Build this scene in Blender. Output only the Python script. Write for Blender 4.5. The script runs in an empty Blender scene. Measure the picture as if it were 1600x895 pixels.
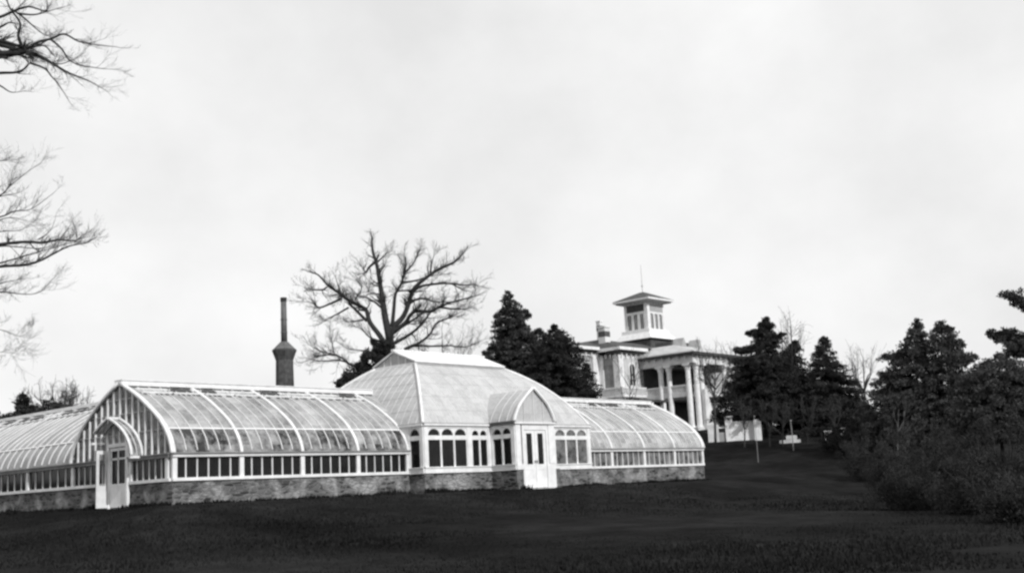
import bpy, math, random
from mathutils import Vector, Matrix, noise
import numpy as np
random.seed(11)
C = bpy.context.scene.collection
SC = bpy.context.scene
# ------------------------------------------------------------------ camera
F, YAW, PITCH, ROLL = 1828.0, 0.729524, 0.175235, -0.050994
CAM = Vector((-24.535, -39.659, -0.251))
fw = Vector((math.cos(YAW)*math.cos(PITCH), math.sin(YAW)*math.cos(PITCH), math.sin(PITCH)))
rt = Vector((math.sin(YAW), -math.cos(YAW), 0)); up = rt.cross(fw)
cr, sr = math.cos(ROLL), math.sin(ROLL)
rx = cr*rt + sr*up; ux = -sr*rt + cr*up
cam = bpy.data.cameras.new('camera'); camo = bpy.data.objects.new('camera', cam); C.objects.link(camo)
M = Matrix((rx, ux, -fw)).transposed().to_4x4(); M.translation = CAM
camo.matrix_world = M
cam.lens = 36*F/1600; cam.sensor_width = 36; cam.sensor_fit = 'HORIZONTAL'
cam.clip_start = .1; cam.clip_end = 6000
SC.camera = camo
# ------------------------------------------------------------------ sky, sun, exposure
SUN = Vector((-.12, -.80, .56)).normalized()
w = bpy.data.worlds.new('World'); SC.world = w; w.use_nodes = True
nt = w.node_tree; nt.nodes.clear()
def N(t, tree=None, **k):
    n = (tree or nt).nodes.new(t)
    for a, b in k.items(): setattr(n, a, b)
    return n
sky = N('ShaderNodeTexSky', sky_type='NISHITA', sun_disc=False)
sky.sun_elevation = math.asin(SUN.z); sky.sun_rotation = math.atan2(SUN.x, SUN.y) % (2*math.pi)
bw = N('ShaderNodeRGBToBW'); nt.links.new(sky.outputs[0], bw.inputs[0])
tc = N('ShaderNodeTexCoord'); mp = N('ShaderNodeMapping'); mp.inputs['Scale'].default_value = (1, 1, 1.3)
nt.links.new(tc.outputs['Generated'], mp.inputs[0])
nz = N('ShaderNodeTexNoise'); nz.inputs['Scale'].default_value = 4.2; nz.inputs['Detail'].default_value = 7; nz.inputs['Roughness'].default_value = .55
nt.links.new(mp.outputs[0], nz.inputs[0])
rp = N('ShaderNodeMapRange'); rp.inputs[1].default_value = .3; rp.inputs[2].default_value = .7
rp.inputs[3].default_value = 6.8; rp.inputs[4].default_value = 8.4
nt.links.new(nz.outputs[0], rp.inputs[0])
mx = N('ShaderNodeMix', data_type='FLOAT'); mx.inputs[0].default_value = .93
nt.links.new(bw.outputs[0], mx.inputs[2]); nt.links.new(rp.outputs[0], mx.inputs[3])
bg = N('ShaderNodeBackground'); bg.inputs[1].default_value = .1
nt.links.new(mx.outputs[0], bg.inputs[0]); ow = N('ShaderNodeOutputWorld'); nt.links.new(bg.outputs[0], ow.inputs[0])
sl = bpy.data.lights.new('sun', 'SUN'); sl.energy = 2.8; sl.angle = math.radians(.6); sl.color = (1, 1, 1)
so = bpy.data.objects.new('sun', sl); C.objects.link(so); so.rotation_euler = (-SUN).to_track_quat('-Z', 'Y').to_euler()
SC.view_settings.view_transform = 'Standard'; SC.view_settings.look = 'None'; SC.view_settings.gamma = 1
SC.view_settings.exposure = 0.28
SC.cycles.filter_width = 2.6
SC.cycles.max_bounces = 6; SC.cycles.transparent_max_bounces = 24
# ------------------------------------------------------------------ helpers
def ray(x, y):
    d = rx*((x-800)/F) - ux*((y-447.5)/F) + fw
    return d
def at(x, y, D):
    """point that lies on the sight line (x, y) at horizontal distance D from the viewpoint"""
    d = ray(x, y); return CAM + d*(D/math.hypot(d.x, d.y))
def smooth(t): t = max(0, min(1, t)); return t*t*(3-2*t)
def ground(x, y):
    D = math.hypot(x-CAM.x, y-CAM.y)
    s = math.hypot(max(0, -.6-x), max(0, -3.0-y))
    z = -1.85*(1-math.exp(-s/10)) - .03
    z += 5.3*smooth((D-73)/50) if D > 73 else 0
    return z
def mat(name, col, rough=.7, noise_=None, bump=0, bscale=20, spec=.3, metal=0):
    """noise_ = (scale, dark, light, detail)"""
    m = bpy.data.materials.new(name); m.use_nodes = True; t = m.node_tree
    b = t.nodes['Principled BSDF']; b.inputs['Base Color'].default_value = (col, col, col, 1)
    b.inputs['Roughness'].default_value = rough; b.inputs['Specular IOR Level'].default_value = spec; b.inputs['Metallic'].default_value = metal
    co = N('ShaderNodeTexCoord', t)
    if noise_:
        n = N('ShaderNodeTexNoise', t); n.inputs['Scale'].default_value = noise_[0]; n.inputs['Detail'].default_value = noise_[3] if len(noise_) > 3 else 5
        n.inputs['Roughness'].default_value = .6
        t.links.new(co.outputs['Object'], n.inputs[0])
        r = N('ShaderNodeValToRGB', t); e = r.color_ramp.elements
        e[0].position = .34; e[0].color = (noise_[1],)*3+(1,); e[1].position = .66; e[1].color = (noise_[2],)*3+(1,)
        t.links.new(n.outputs[0], r.inputs[0]); t.links.new(r.outputs[0], b.inputs['Base Color'])
    if bump:
        n2 = N('ShaderNodeTexNoise', t); n2.inputs['Scale'].default_value = bscale; n2.inputs['Detail'].default_value = 6
        t.links.new(co.outputs['Object'], n2.inputs[0])
        bp = N('ShaderNodeBump', t); bp.inputs['Strength'].default_value = bump; bp.inputs['Distance'].default_value = .05
        t.links.new(n2.outputs[0], bp.inputs['Height']); t.links.new(bp.outputs[0], b.inputs['Normal'])
    return m
def glass_mat(name, dark, white, coat, clear, scale=1.3, pane=None, pv=.3):
    """old glass: coat = how much whitewash/dust covers it (low, high), clear = how see-through the bare glass is"""
    m = bpy.data.materials.new(name); m.use_nodes = True; t = m.node_tree
    b = t.nodes['Principled BSDF']; b.inputs['Roughness'].default_value = .07; b.inputs['Base Color'].default_value = (dark,)*3+(1,); b.inputs['Specular IOR Level'].default_value = .16
    tr = N('ShaderNodeBsdfTransparent', t); mxa = N('ShaderNodeMixShader', t); mxa.inputs[0].default_value = clear
    t.links.new(b.outputs[0], mxa.inputs[1]); t.links.new(tr.outputs[0], mxa.inputs[2])
    d = N('ShaderNodeBsdfDiffuse', t); d.inputs[0].default_value = (white,)*3+(1,)
    tl = N('ShaderNodeBsdfTranslucent', t); tl.inputs[0].default_value = (white*.6,)*3+(1,)
    md = N('ShaderNodeMixShader', t); md.inputs[0].default_value = .25
    t.links.new(d.outputs[0], md.inputs[1]); t.links.new(tl.outputs[0], md.inputs[2])
    co = N('ShaderNodeTexCoord', t); n = N('ShaderNodeTexNoise', t); n.inputs['Scale'].default_value = scale; n.inputs['Detail'].default_value = 6; n.inputs['Roughness'].default_value = .65
    t.links.new(co.outputs['Object'], n.inputs[0])
    r = N('ShaderNodeMapRange', t); r.inputs[1].default_value = .33; r.inputs[2].default_value = .67; r.inputs[3].default_value = coat[0]; r.inputs[4].default_value = coat[1]
    t.links.new(n.outputs[0], r.inputs[0])
    out = r.outputs[0]
    if pane:     # every pane was limed or replaced at a different time
        ad = N('ShaderNodeVectorMath', t, operation='ADD'); ad.inputs[1].default_value = (-.1+pane[0]*40, -.1+pane[1]*40, 0); t.links.new(co.outputs['Object'], ad.inputs[0])
        sn = N('ShaderNodeVectorMath', t, operation='SNAP'); sn.inputs[1].default_value = pane; t.links.new(ad.outputs[0], sn.inputs[0])
        wn = N('ShaderNodeTexWhiteNoise', t); t.links.new(sn.outputs[0], wn.inputs[0])
        ma = N('ShaderNodeMapRange', t); ma.inputs[3].default_value = -pv; ma.inputs[4].default_value = pv*.6; t.links.new(wn.outputs[0], ma.inputs[0])
        n3 = N('ShaderNodeTexNoise', t); n3.inputs['Scale'].default_value = 7; n3.inputs['Detail'].default_value = 4; t.links.new(co.outputs['Object'], n3.inputs[0])
        m3 = N('ShaderNodeMapRange', t); m3.inputs[1].default_value = .3; m3.inputs[2].default_value = .7; m3.inputs[3].default_value = -.15; m3.inputs[4].default_value = .1; t.links.new(n3.outputs[0], m3.inputs[0])
        a1 = N('ShaderNodeMath', t, operation='ADD'); t.links.new(out, a1.inputs[0]); t.links.new(ma.outputs[0], a1.inputs[1])
        a2 = N('ShaderNodeMath', t, operation='ADD', use_clamp=True); t.links.new(a1.outputs[0], a2.inputs[0]); t.links.new(m3.outputs[0], a2.inputs[1]); out = a2.outputs[0]
    mm = N('ShaderNodeMixShader', t); t.links.new(out, mm.inputs[0]); t.links.new(mxa.outputs[0], mm.inputs[1]); t.links.new(md.outputs[0], mm.inputs[2])
    t.links.new(mm.outputs[0], t.nodes['Material Output'].inputs[0])
    return m
def stone_mat(name, a, b_, mortar):
    m = bpy.data.materials.new(name); m.use_nodes = True; t = m.node_tree
    b = t.nodes['Principled BSDF']; b.inputs['Roughness'].default_value = .9; b.inputs['Specular IOR Level'].default_value = .1
    co = N('ShaderNodeTexCoord', t); mpp = N('ShaderNodeMapping', t); mpp.inputs['Scale'].default_value = (3.0, 3.0, 10.5)
    t.links.new(co.outputs['Object'], mpp.inputs[0])
    v = N('ShaderNodeTexVoronoi', t); v.inputs['Scale'].default_value = 1; t.links.new(mpp.outputs[0], v.inputs[0])
    ve = N('ShaderNodeTexVoronoi', t, feature='DISTANCE_TO_EDGE'); ve.inputs['Scale'].default_value = 1; t.links.new(mpp.outputs[0], ve.inputs[0])
    sp = N('ShaderNodeSeparateColor', t); t.links.new(v.outputs['Color'], sp.inputs[0])
    r = N('ShaderNodeMapRange', t); r.inputs[3].default_value = a; r.inputs[4].default_value = b_; t.links.new(sp.outputs[0], r.inputs[0])
    n = N('ShaderNodeTexNoise', t); n.inputs['Scale'].default_value = 1.1; n.inputs['Detail'].default_value = 8; t.links.new(co.outputs['Object'], n.inputs[0])
    rn = N('ShaderNodeMapRange', t); rn.inputs[1].default_value = .5; rn.inputs[2].default_value = .62; t.links.new(n.outputs[0], rn.inputs[0])
    mr = N('ShaderNodeMix', t, data_type='FLOAT'); t.links.new(rn.outputs[0], mr.inputs[0]); t.links.new(r.outputs[0], mr.inputs[2]); mr.inputs[3].default_value = mortar
    re_ = N('ShaderNodeMapRange', t); re_.inputs[1].default_value = .02; re_.inputs[2].default_value = .09; t.links.new(ve.outputs[0], re_.inputs[0])
    mo = N('ShaderNodeMix', t, data_type='FLOAT'); t.links.new(re_.outputs[0], mo.inputs[0]); mo.inputs[2].default_value = mortar*.6; t.links.new(mr.outputs[0], mo.inputs[3])
    t.links.new(mo.outputs[0], b.inputs['Base Color'])
    bp = N('ShaderNodeBump', t); bp.inputs['Strength'].default_value = .8; bp.inputs['Distance'].default_value = .04
    t.links.new(re_.outputs[0], bp.inputs['Height']); t.links.new(bp.outputs[0], b.inputs['Normal'])
    return m
def ground_mat():
    m = bpy.data.materials.new('lawn'); m.use_nodes = True; t = m.node_tree
    b = t.nodes['Principled BSDF']; b.inputs['Roughness'].default_value = 1; b.inputs['Specular IOR Level'].default_value = .05
    co = N('ShaderNodeTexCoord', t)
    def nz_(s, d, lo, hi, a, c):
        n = N('ShaderNodeTexNoise', t); n.inputs['Scale'].default_value = s; n.inputs['Detail'].default_value = d; n.inputs['Roughness'].default_value = .65
        t.links.new(co.outputs['Object'], n.inputs[0])
        r = N('ShaderNodeMapRange', t); r.inputs[1].default_value = lo; r.inputs[2].default_value = hi; r.inputs[3].default_value = a; r.inputs[4].default_value = c
        t.links.new(n.outputs[0], r.inputs[0]); return r
    a = nz_(.13, 6, .36, .62, .0025, .013); c = nz_(.9, 9, .3, .72, .4, 1.9); e = nz_(14, 3, .3, .7, .7, 1.35)
    m1 = N('ShaderNodeMath', t, operation='MULTIPLY'); t.links.new(a.outputs[0], m1.inputs[0]); t.links.new(c.outputs[0], m1.inputs[1])
    m2 = N('ShaderNodeMath', t, operation='MULTIPLY'); t.links.new(m1.outputs[0], m2.inputs[0]); t.links.new(e.outputs[0], m2.inputs[1])
    t.links.new(m2.outputs[0], b.inputs['Base Color'])
    bp = N('ShaderNodeBump', t); bp.inputs['Strength'].default_value = .6; bp.inputs['Distance'].default_value = .08
    t.links.new(c.outputs[0], bp.inputs['Height']); t.links.new(bp.outputs[0], b.inputs['Normal'])
    return m
MT = dict(
    white=mat('white_paint', .72, .5, (2.5, .62, .78), .1, 30),
    white2=mat('weathered_white_paint', .6, .6, (1.2, .5, .68), .1, 30),
    offwhite=mat('grey_white_paint', .45, .6, (1.5, .38, .5)),
    beam=mat('lead_and_shade_grey', .22, .6, (2, .17, .27)),
    shade_dark=mat('eave_and_gap_shade', .07, .7, (2, .05, .1)),  # near-black for painted eave shade and the dark of vent openings
    stone=stone_mat('rubble_stone', .025, .18, .32),
    wallglass=glass_mat('wall_glass', .008, .3, (0, .04), .14, 3),
    wallglass2=glass_mat('dusty_wall_glass', .03, .5, (.0, .55), .25, 1.6),
    gableglass=glass_mat('gable_glass', .012, .5, (-.25, .55), .4, 2.6),
    roofglass=glass_mat('limewashed_roof_glass', .05, .54, (.45, 1), .4, .9, (.5037, 60, .62), .2),
    roofglass_low=glass_mat('worn_limewashed_glass', .03, .5, (-.05, .9), .3, 1.4, (.5037, 60, 5), .3),
    roofglass_r=glass_mat('limewashed_glass_pale', .05, .58, (.6, 1), .4, .9, (.505, 60, .62), .25),
    roofglass_w=glass_mat('side_roof_glass', .05, .5, (.75, 1), .4, .5, (60, .66, .62), .15),
    pavglass=glass_mat('thick_limewashed_glass', .2, .62, (.86, 1), .4, .7, (.5, 1.1, .7), .16),
    brick=mat('brick', .07, .9, (3, .045, .1, 8), .4, 12),
    iron=mat('sooty_iron', .1, .6, (2, .07, .13)),
    soot=mat('soot', .025, .9),
    slate=mat('slate_roof', .06, .8, (3, .045, .085, 6), .3, 10),
    clap=mat('grey_clapboard', .33, .7, (1.5, .29, .37)),
    cream=mat('cream_clapboard', .5, .6, (1.5, .45, .55)),
    darkpane=mat('dark_window_glass', .02, .1, spec=.5),
    shutter=mat('shutter_and_shade_dark', .05, .7, (3, .04, .065)),
    void=mat('porch_recess_shade', .05, .9, (1, .03, .07)),  # near-black colour puts the shade of the portico recess into wall and ceiling
    bark=mat('dark_bark', .025, .95, (6, .015, .04)),
    bark2=mat('grey_bark', .05, .95, (6, .035, .08)),
    twig=mat('twig_bark', .035, .9),
    palebark=mat('pale_bark', .1, .9, (5, .06, .14)),
    needle=mat('pine_needles', .018, .9, (.9, .012, .036, 3), spec=.1),
    needle2=mat('spruce_needles', .03, .9, (1.1, .018, .06, 3), spec=.1),
    needle3=mat('hazed_pine_needles', .045, .9, (.9, .03, .06, 3), spec=.1),  # tone lifted to put the pale veil over the right-hand trees into colour
    brush=mat('brushwood', .04, .95, (.5, .022, .05, 4), spec=.05),
    ivy=mat('dark_leaves', .015, .8, (1, .008, .02)),
    grass=mat('grass_blades', .015, .9, (.15, .006, .02, 4), spec=.05),
    path=mat('trodden_path', .03, 1, (.9, .006, .032, 7), .3, 6),
    soil=mat('greenhouse_soil', .03, 1, (2, .02, .04)),
)
class MB:
    def __init__(s): s.v = []; s.f = []
    def quadbox(s, p):     # 8 points: bottom ring 4, top ring 4
        n = len(s.v); s.v += [tuple(q) for q in p]
        s.f += [(n+a, n+b, n+c, n+d) for a, b, c, d in ((3,2,1,0),(4,5,6,7),(0,1,5,4),(1,2,6,5),(2,3,7,6),(3,0,4,7))]
    def box(s, x0, x1, y0, y1, z0, z1):
        s.quadbox([(x0,y0,z0),(x1,y0,z0),(x1,y1,z0),(x0,y1,z0),(x0,y0,z1),(x1,y0,z1),(x1,y1,z1),(x0,y1,z1)])
    def mbox(s, m, v0, v1, z0, z1, d0, d1):   # box in wall coordinates
        s.quadbox([m(v0,z0,d0),m(v1,z0,d0),m(v1,z0,d1),m(v0,z0,d1),m(v0,z1,d0),m(v1,z1,d0),m(v1,z1,d1),m(v0,z1,d1)])
    def poly(s, pts):
        n = len(s.v); s.v += [tuple(q) for q in pts]; s.f.append(tuple(range(n, n+len(pts))))
    def frustum(s, c, z0, z1, r0, r1, n=8, rot=0, cap=True, sx=1, sy=1):
        k = len(s.v)
        for z, r in ((z0, r0), (z1, r1)):
            for i in range(n):
                a = rot+2*math.pi*i/n; s.v.append((c[0]+r*math.cos(a)*sx, c[1]+r*math.sin(a)*sy, z))
        for i in range(n): s.f.append((k+i, k+(i+1) % n, k+n+(i+1) % n, k+n+i))
        if cap: s.f += [tuple(range(k+n, k+2*n)), tuple(range(k+n-1, k-1, -1))]
    def tube(s, pts, rs, n=5):
        pts = [Vector(p) for p in pts]; k = len(s.v)
        for i, p in enumerate(pts):
            t = (pts[min(i+1, len(pts)-1)]-pts[max(i-1, 0)])
            if t.length < 1e-6: t = Vector((0, 0, 1))
            t.normalize(); a = t.orthogonal().normalized() if i == 0 else (a0 - t*a0.dot(t))
            if a.length < 1e-4: a = t.orthogonal()
            a.normalize(); a0 = a; b = t.cross(a)
            for j in range(n):
                th = 2*math.pi*j/n; q = p+(a*math.cos(th)+b*math.sin(th))*rs[i]; s.v.append(tuple(q))
        for i in range(len(pts)-1):
            for j in range(n): s.f.append((k+i*n+j, k+i*n+(j+1) % n, k+(i+1)*n+(j+1) % n, k+(i+1)*n+j))
        s.f.append(tuple(range(k+(len(pts)-1)*n, k+len(pts)*n))); s.f.append(tuple(range(k+n-1, k-1, -1)))
    def slab(s, pr, t, m, v0, v1):
        """a sheet that follows profile pr [(u,z)], thickness t outward; m(u,z,v); v0/v1 numbers or functions of (u,z)"""
        g0 = v0 if callable(v0) else (lambda u, z: v0); g1 = v1 if callable(v1) else (lambda u, z: v1)
        k = len(s.v); out = []
        for i, (u, z) in enumerate(pr):
            a = pr[max(i-1, 0)]; b = pr[min(i+1, len(pr)-1)]; du, dz = b[0]-a[0], b[1]-a[1]; L = math.hypot(du, dz) or 1
            nu, nz2 = -dz/L*t, du/L*t; out.append((u+nu, z+nz2))
        for (u, z), (uo, zo) in zip(pr, out):
            A, B = g0(u, z), g1(u, z)
            s.v += [tuple(m(u, z, A)), tuple(m(u, z, B)), tuple(m(uo, zo, B)), tuple(m(uo, zo, A))]
        for i in range(len(pr)-1):
            o = k+4*i
            for a, b in ((0,1),(1,2),(2,3),(3,0)): s.f.append((o+a, o+b, o+4+b, o+4+a))
        s.f.append((k+3, k+2, k+1, k)); e = k+4*(len(pr)-1); s.f.append((e, e+1, e+2, e+3))
    def sheet(s, pr, m, v0, v1):
        g0 = v0 if callable(v0) else (lambda u, z: v0); g1 = v1 if callable(v1) else (lambda u, z: v1)
        k = len(s.v)
        for u, z in pr: s.v += [tuple(m(u, z, g0(u, z))), tuple(m(u, z, g1(u, z)))]
        for i in range(len(pr)-1): o = k+2*i; s.f.append((o, o+1, o+3, o+2))
    def build(s, name, m, parent=None, smooth_=False, kind=None, label=None):
        me = bpy.data.meshes.new(name)
        off = parent['_o'] if parent is not None and '_o' in parent else None
        v = s.v
        if off is not None: v = [(a-off[0], b-off[1], c-off[2]) for a, b, c in v]
        me.from_pydata(v, [], s.f); me.materials.append(m if not isinstance(m, str) else MT[m])
        if smooth_: me.polygons.foreach_set('use_smooth', [True]*len(me.polygons))
        o = bpy.data.objects.new(name, me); C.objects.link(o)
        if parent is not None:
            o.parent = parent
            if off is not None: o['_o'] = list(off)if parent.type != 'EMPTY' else [0,0,0]
        if parent is not None and off is not None: o['_o'] = list(off)
        if kind: o['kind'] = kind
        if label: o['label'] = label
        return o
def thing(name, loc, label, cat, group=None):
    o = bpy.data.objects.new(name, None); C.objects.link(o); o.location = loc; o.empty_display_size = .3
    o['label'] = label; o['category'] = cat; o['_o'] = list(loc)
    if group: o['group'] = group
    return o
def interp(pr, n):
    """resample a profile smoothly (Catmull-Rom), n points per span"""
    out = []
    P = [Vector((a, b)) for a, b in pr]; P = [P[0]*2-P[1]]+P+[P[-1]*2-P[-2]]
    for i in range(1, len(P)-2):
        for k in range(n):
            t = k/n; a, b, c, d = P[i-1], P[i], P[i+1], P[i+2]
            q = .5*((2*b)+(c-a)*t+(2*a-5*b+4*c-d)*t*t+(3*b-a-3*c+d)*t**3); out.append((q.x, q.y))
    out.append(tuple(P[-2])); return out
def cut(pr, u0=None, u1=None):
    r = []
    def val(u):
        for (a, za), (b, zb) in zip(pr, pr[1:]):
            if a <= u <= b and b > a: return za+(zb-za)*(u-a)/(b-a)
        return pr[-1][1]
    lo = pr[0][0] if u0 is None else u0; hi = pr[-1][0] if u1 is None else u1
    r.append((lo, val(lo))); r += [p for p in pr if lo+1e-3 < p[0] < hi-1e-3]; r.append((hi, val(hi))); return r
def zat(pr, u):
    for (a, za), (b, zb) in zip(pr, pr[1:]):
        if a <= u <= b: return za+(zb-za)*(u-a)/max(b-a, 1e-6)
    return pr[0][1] if u < pr[0][0] else pr[-1][1]
def uat(pr, z):
    for (a, za), (b, zb) in zip(pr, pr[1:]):
        if za <= z <= zb: return a+(b-a)*(z-za)/max(zb-za, 1e-6)
    return pr[0][0] if z < pr[0][1] else pr[-1][0]
# ================================================================== GROUND
def axis(c, fine, span, far):
    a = [0.0]; st = fine
    while a[-1] < far:
        if a[-1] > span: st *= 1.25
        a.append(a[-1]+st)
    return sorted([c-q for q in a[1:]]+[c+q for q in a])
gx = axis(25, 1.6, 90, 2500); gy = axis(10, 1.6, 90, 2500)
V = []
for y in gy:
    for x in gx:
        z = ground(x, y)
        s = math.hypot(max(0, -1.5-x), max(0, -4.5-y))
        if s > 0 or x > 40 : z += .05*noise.noise(Vector((x*.35, y*.35, 0)))*min(1, max(s, x-40)/4) + .12*noise.noise(Vector((x*.08, y*.08, 3)))*min(1, max(s, x-40)/8)
        V.append((x, y, z))
nx = len(gx); Fc = [(j*nx+i, j*nx+i+1, (j+1)*nx+i+1, (j+1)*nx+i) for j in range(len(gy)-1) for i in range(nx-1)]
me = bpy.data.meshes.new('lawn'); me.from_pydata(V, [], Fc); me.materials.append(ground_mat()); me.polygons.foreach_set('use_smooth', [True]*len(me.polygons))
lawn = bpy.data.objects.new('lawn', me); C.objects.link(lawn); lawn['kind'] = 'structure'
# grass
rnd = random.Random(5); b = MB()
for i in range(60000):
    D = 20+rnd.random()**1.2*42; a = YAW+math.radians(rnd.uniform(-27, 27))
    x = CAM.x+D*math.cos(a); y = CAM.y+D*math.sin(a)
    if x > -.8 and y > -3.2: continue
    z = ground(x, y)-.02; c = noise.noise(Vector((x*.3, y*.3, 7)))
    if c < -.45: continue
    h = rnd.uniform(.0, .05)*(1.3+c); th = rnd.random()*6.28; dx, dy = math.cos(th)*.03, math.sin(th)*.03
    lx, ly = rnd.uniform(-.04, .04), rnd.uniform(-.04, .04)
    b.poly([(x-dx, y-dy, z), (x+dx, y+dy, z), (x+lx, y+ly, z+h+.05)])
def weed(x, y, h):
    z = ground(x, y)-.03; th = rnd.random()*6.28; dx, dy = math.cos(th)*.05, math.sin(th)*.05
    b.poly([(x-dx, y-dy, z), (x+dx, y+dy, z), (x+rnd.gauss(0, .05), y+rnd.gauss(0, .05), z+h)])
for i in range(9000):
    u = rnd.random(); o_ = abs(rnd.gauss(0, .22))+.02
    if u < .5: x = rnd.uniform(0, 36.4); y = (-o_) if not 12.1 < x < 24.3 else -1-o_
    elif u < .62: x = rnd.uniform(12.1, 24.3); y = -1-o_-(1.6 if 16.6 < x < 17.1 else 0)
    else: y = rnd.uniform(0, 26); x = -o_
    if (17.1 < x < 19.4 and y < -1) or (3.0 < y < 4.7 and x < 0): continue
    if 12.1 < x < 24.3 and y > -1: continue
    weed(x, y, rnd.uniform(.04, .16)*(1.4+1.6*noise.noise(Vector((x*.5, y*.5, 1)))))
g = b.build('grass', 'grass'); g['kind'] = 'stuff'; g['label'] = 'short dark grass covering the sloping lawn'; g['category'] = 'grass'
# ================================================================== CONSERVATORY
con = thing('conservatory', (18.2, 0, 0), 'long white framed conservatory with curved glass roofs and a tall central pavilion on stone base', 'greenhouse')
W = 7.72; XP0, XP1, YF = 12.19, 24.22, -1.0; XE = 36.45; BAY = 3.04; SILL = .95
PR = interp([(0, 1.9), (.08, 2.2), (.31, 2.64), (.85, 3.22), (1.73, 3.83), (2.61, 4.34), (3.86, 4.92)], 3)
PR[0] = (0, 1.9)
QP = interp([(0, 3.08), (.06, 3.42), (.17, 3.95), (.34, 4.62), (.55, 5.3), (.78, 5.88), (1, 6.33)], 3)
def pavx(z): return uat([(a, b) for a, b in QP], z)     # t on pavilion slope at height z
# wall maps: m(v, z, d): v along the wall, d outward
mF = lambda y0: (lambda v, z, d: Vector((v, y0-d, z)))          # wall facing -Y
mB = lambda y0: (lambda v, z, d: Vector((v, y0+d, z)))
mL = lambda x0: (lambda v, z, d: Vector((x0-d, v, z)))          # wall facing -X
mR = lambda x0: (lambda v, z, d: Vector((x0+d, v, z)))
# ---- stone base
b = MB(); T = .35; z0, zs = -1.6, .88
b.box(0, XP0, 0, T, z0, zs)                      # fronts
b.box(0, T, T, 3.2, z0, zs); b.box(0, T, 4.5, 26, z0, zs)                       # gable end + side wing
b.box(W, XP0, W-T, W, z0, zs)
b.box(W-T, W, W, 26, z0, zs); b.box(T, W-T, 26-T, 26, z0, zs)
b.build('stone_base', 'stone', con)
b = MB(); b.box(XP1, XE, 0, T, z0, zs); b.box(XE-T, XE, T, W, z0, zs); b.box(XP1, XE-T, W-T, W, z0, zs); b.build('stone_base', 'stone', con)
b = MB()
b.box(XP0, 16.6, YF, YF+T, z0, .86); b.box(19.4+.35, XP1, YF, YF+T, z0, .86)
b.box(16.6, 16.6+T, -2.6, YF, z0, .86); b.box(19.4, 19.4+T, -2.6, YF, z0, .86)
b.box(16.6+T, 17.15, -2.6, -2.6+T, z0, .86)
b.box(XP0, XP0+T, YF+T, W+1, z0, .86); b.box(XP1-T, XP1, YF+T, W+1, z0, .86); b.box(XP0+T, XP1-T, W+1-T, W+1, z0, .86)
b.build('pavilion_stone_base', 'stone', con)
b = MB(); b.box(.3, XE-.3, .3, W-.3, -.5, .02); b.box(.3, W-.3, W-.31, 25.7, -.5, .015); b.box(XP0+.3, XP1-.3, YF+.3, .31, -.5, .016); b.build('floor', 'soil', con)
BARS = MB(); nbar = [0]
def bar(B, vis, m='white2'):
    if not B.v: return
    if vis and nbar[0] < 99: nbar[0] += 1; B.build('glazing_bar', m, con)
    else:
        k = len(BARS.v); BARS.v += B.v; BARS.f += [tuple(i+k for i in f) for f in B.f]
# ---- low glass walls of the wings
def low_wall(m, posts, ends, name_glass='wallglass', n=6, skip=None, top=1.78, vis=False):
    sill = MB(); beam = MB(); bars = MB(); gl = MB()
    v0, v1 = ends
    segs = [(v0, v1)] if not skip else [(v0, skip[0]), (skip[1], v1)]
    for a, c in segs:
        sill.mbox(m, a, c, .88, 1.0, -.2, .07)
        beam.mbox(m, a-.02, c, top, 1.9, -.1, .10)
        gl.mbox(m, a, c, 1.0, top, -.06, -.045)
    for p in posts:
        pm = MB(); pm.mbox(m, p-.1, p+.1, 1.0, top, -.1, .045); pm.build('post', 'white', con)
    for a, c in zip(posts, posts[1:]):
        for i in range(1, n):
            v = a+(c-a)*i/n
            if skip and skip[0]-.05 < v < skip[1]+.05: continue
            bb_ = MB(); bb_.mbox(m, v-.028, v+.028, 1.0, top, -.08, -.01); bar(bb_, vis)
    sill.build('sill', 'white', con); gl.build('wall_glass', name_glass, con)
    g = beam.build('eave_beam', 'beam' if m(0, 0, 1).x < m(0, 0, 0).x else 'white2', con)  # beams facing -X are coloured darker to carry their shade
    gt = MB()
    for a, c in segs: gt.mbox(m, a-.05, c, 1.905, 1.95, -.04, .16)
    gt.build('gutter', 'beam', con)
P1 = [.1+i*(12.09)/4 for i in range(4)]+[XP0-.1]
low_wall(mF(0), P1, (0, XP0), vis=True)
P2 = [XP1+.1]+[27.33+i*3.03 for i in range(3)]+[XE-.1]
low_wall(mF(0), P2, (XP1, XE), 'wallglass2', 6, vis=True)
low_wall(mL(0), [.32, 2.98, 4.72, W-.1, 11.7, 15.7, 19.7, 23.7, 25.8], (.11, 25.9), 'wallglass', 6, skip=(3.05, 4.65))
low_wall(mR(XE), [.1, 3.9, W-.1], (.1, W), 'wallglass2', 8)
low_wall(mB(W), [W+.1, XP0-.1], (W, XP0), 'wallglass2', 8); low_wall(mB(W), P2, (XP1, XE), 'wallglass2', 6)
low_wall(mR(W), [W+.1, 11.7, 15.7, 19.7, 25.8], (W, 25.9), 'wallglass2', 8)
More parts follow.
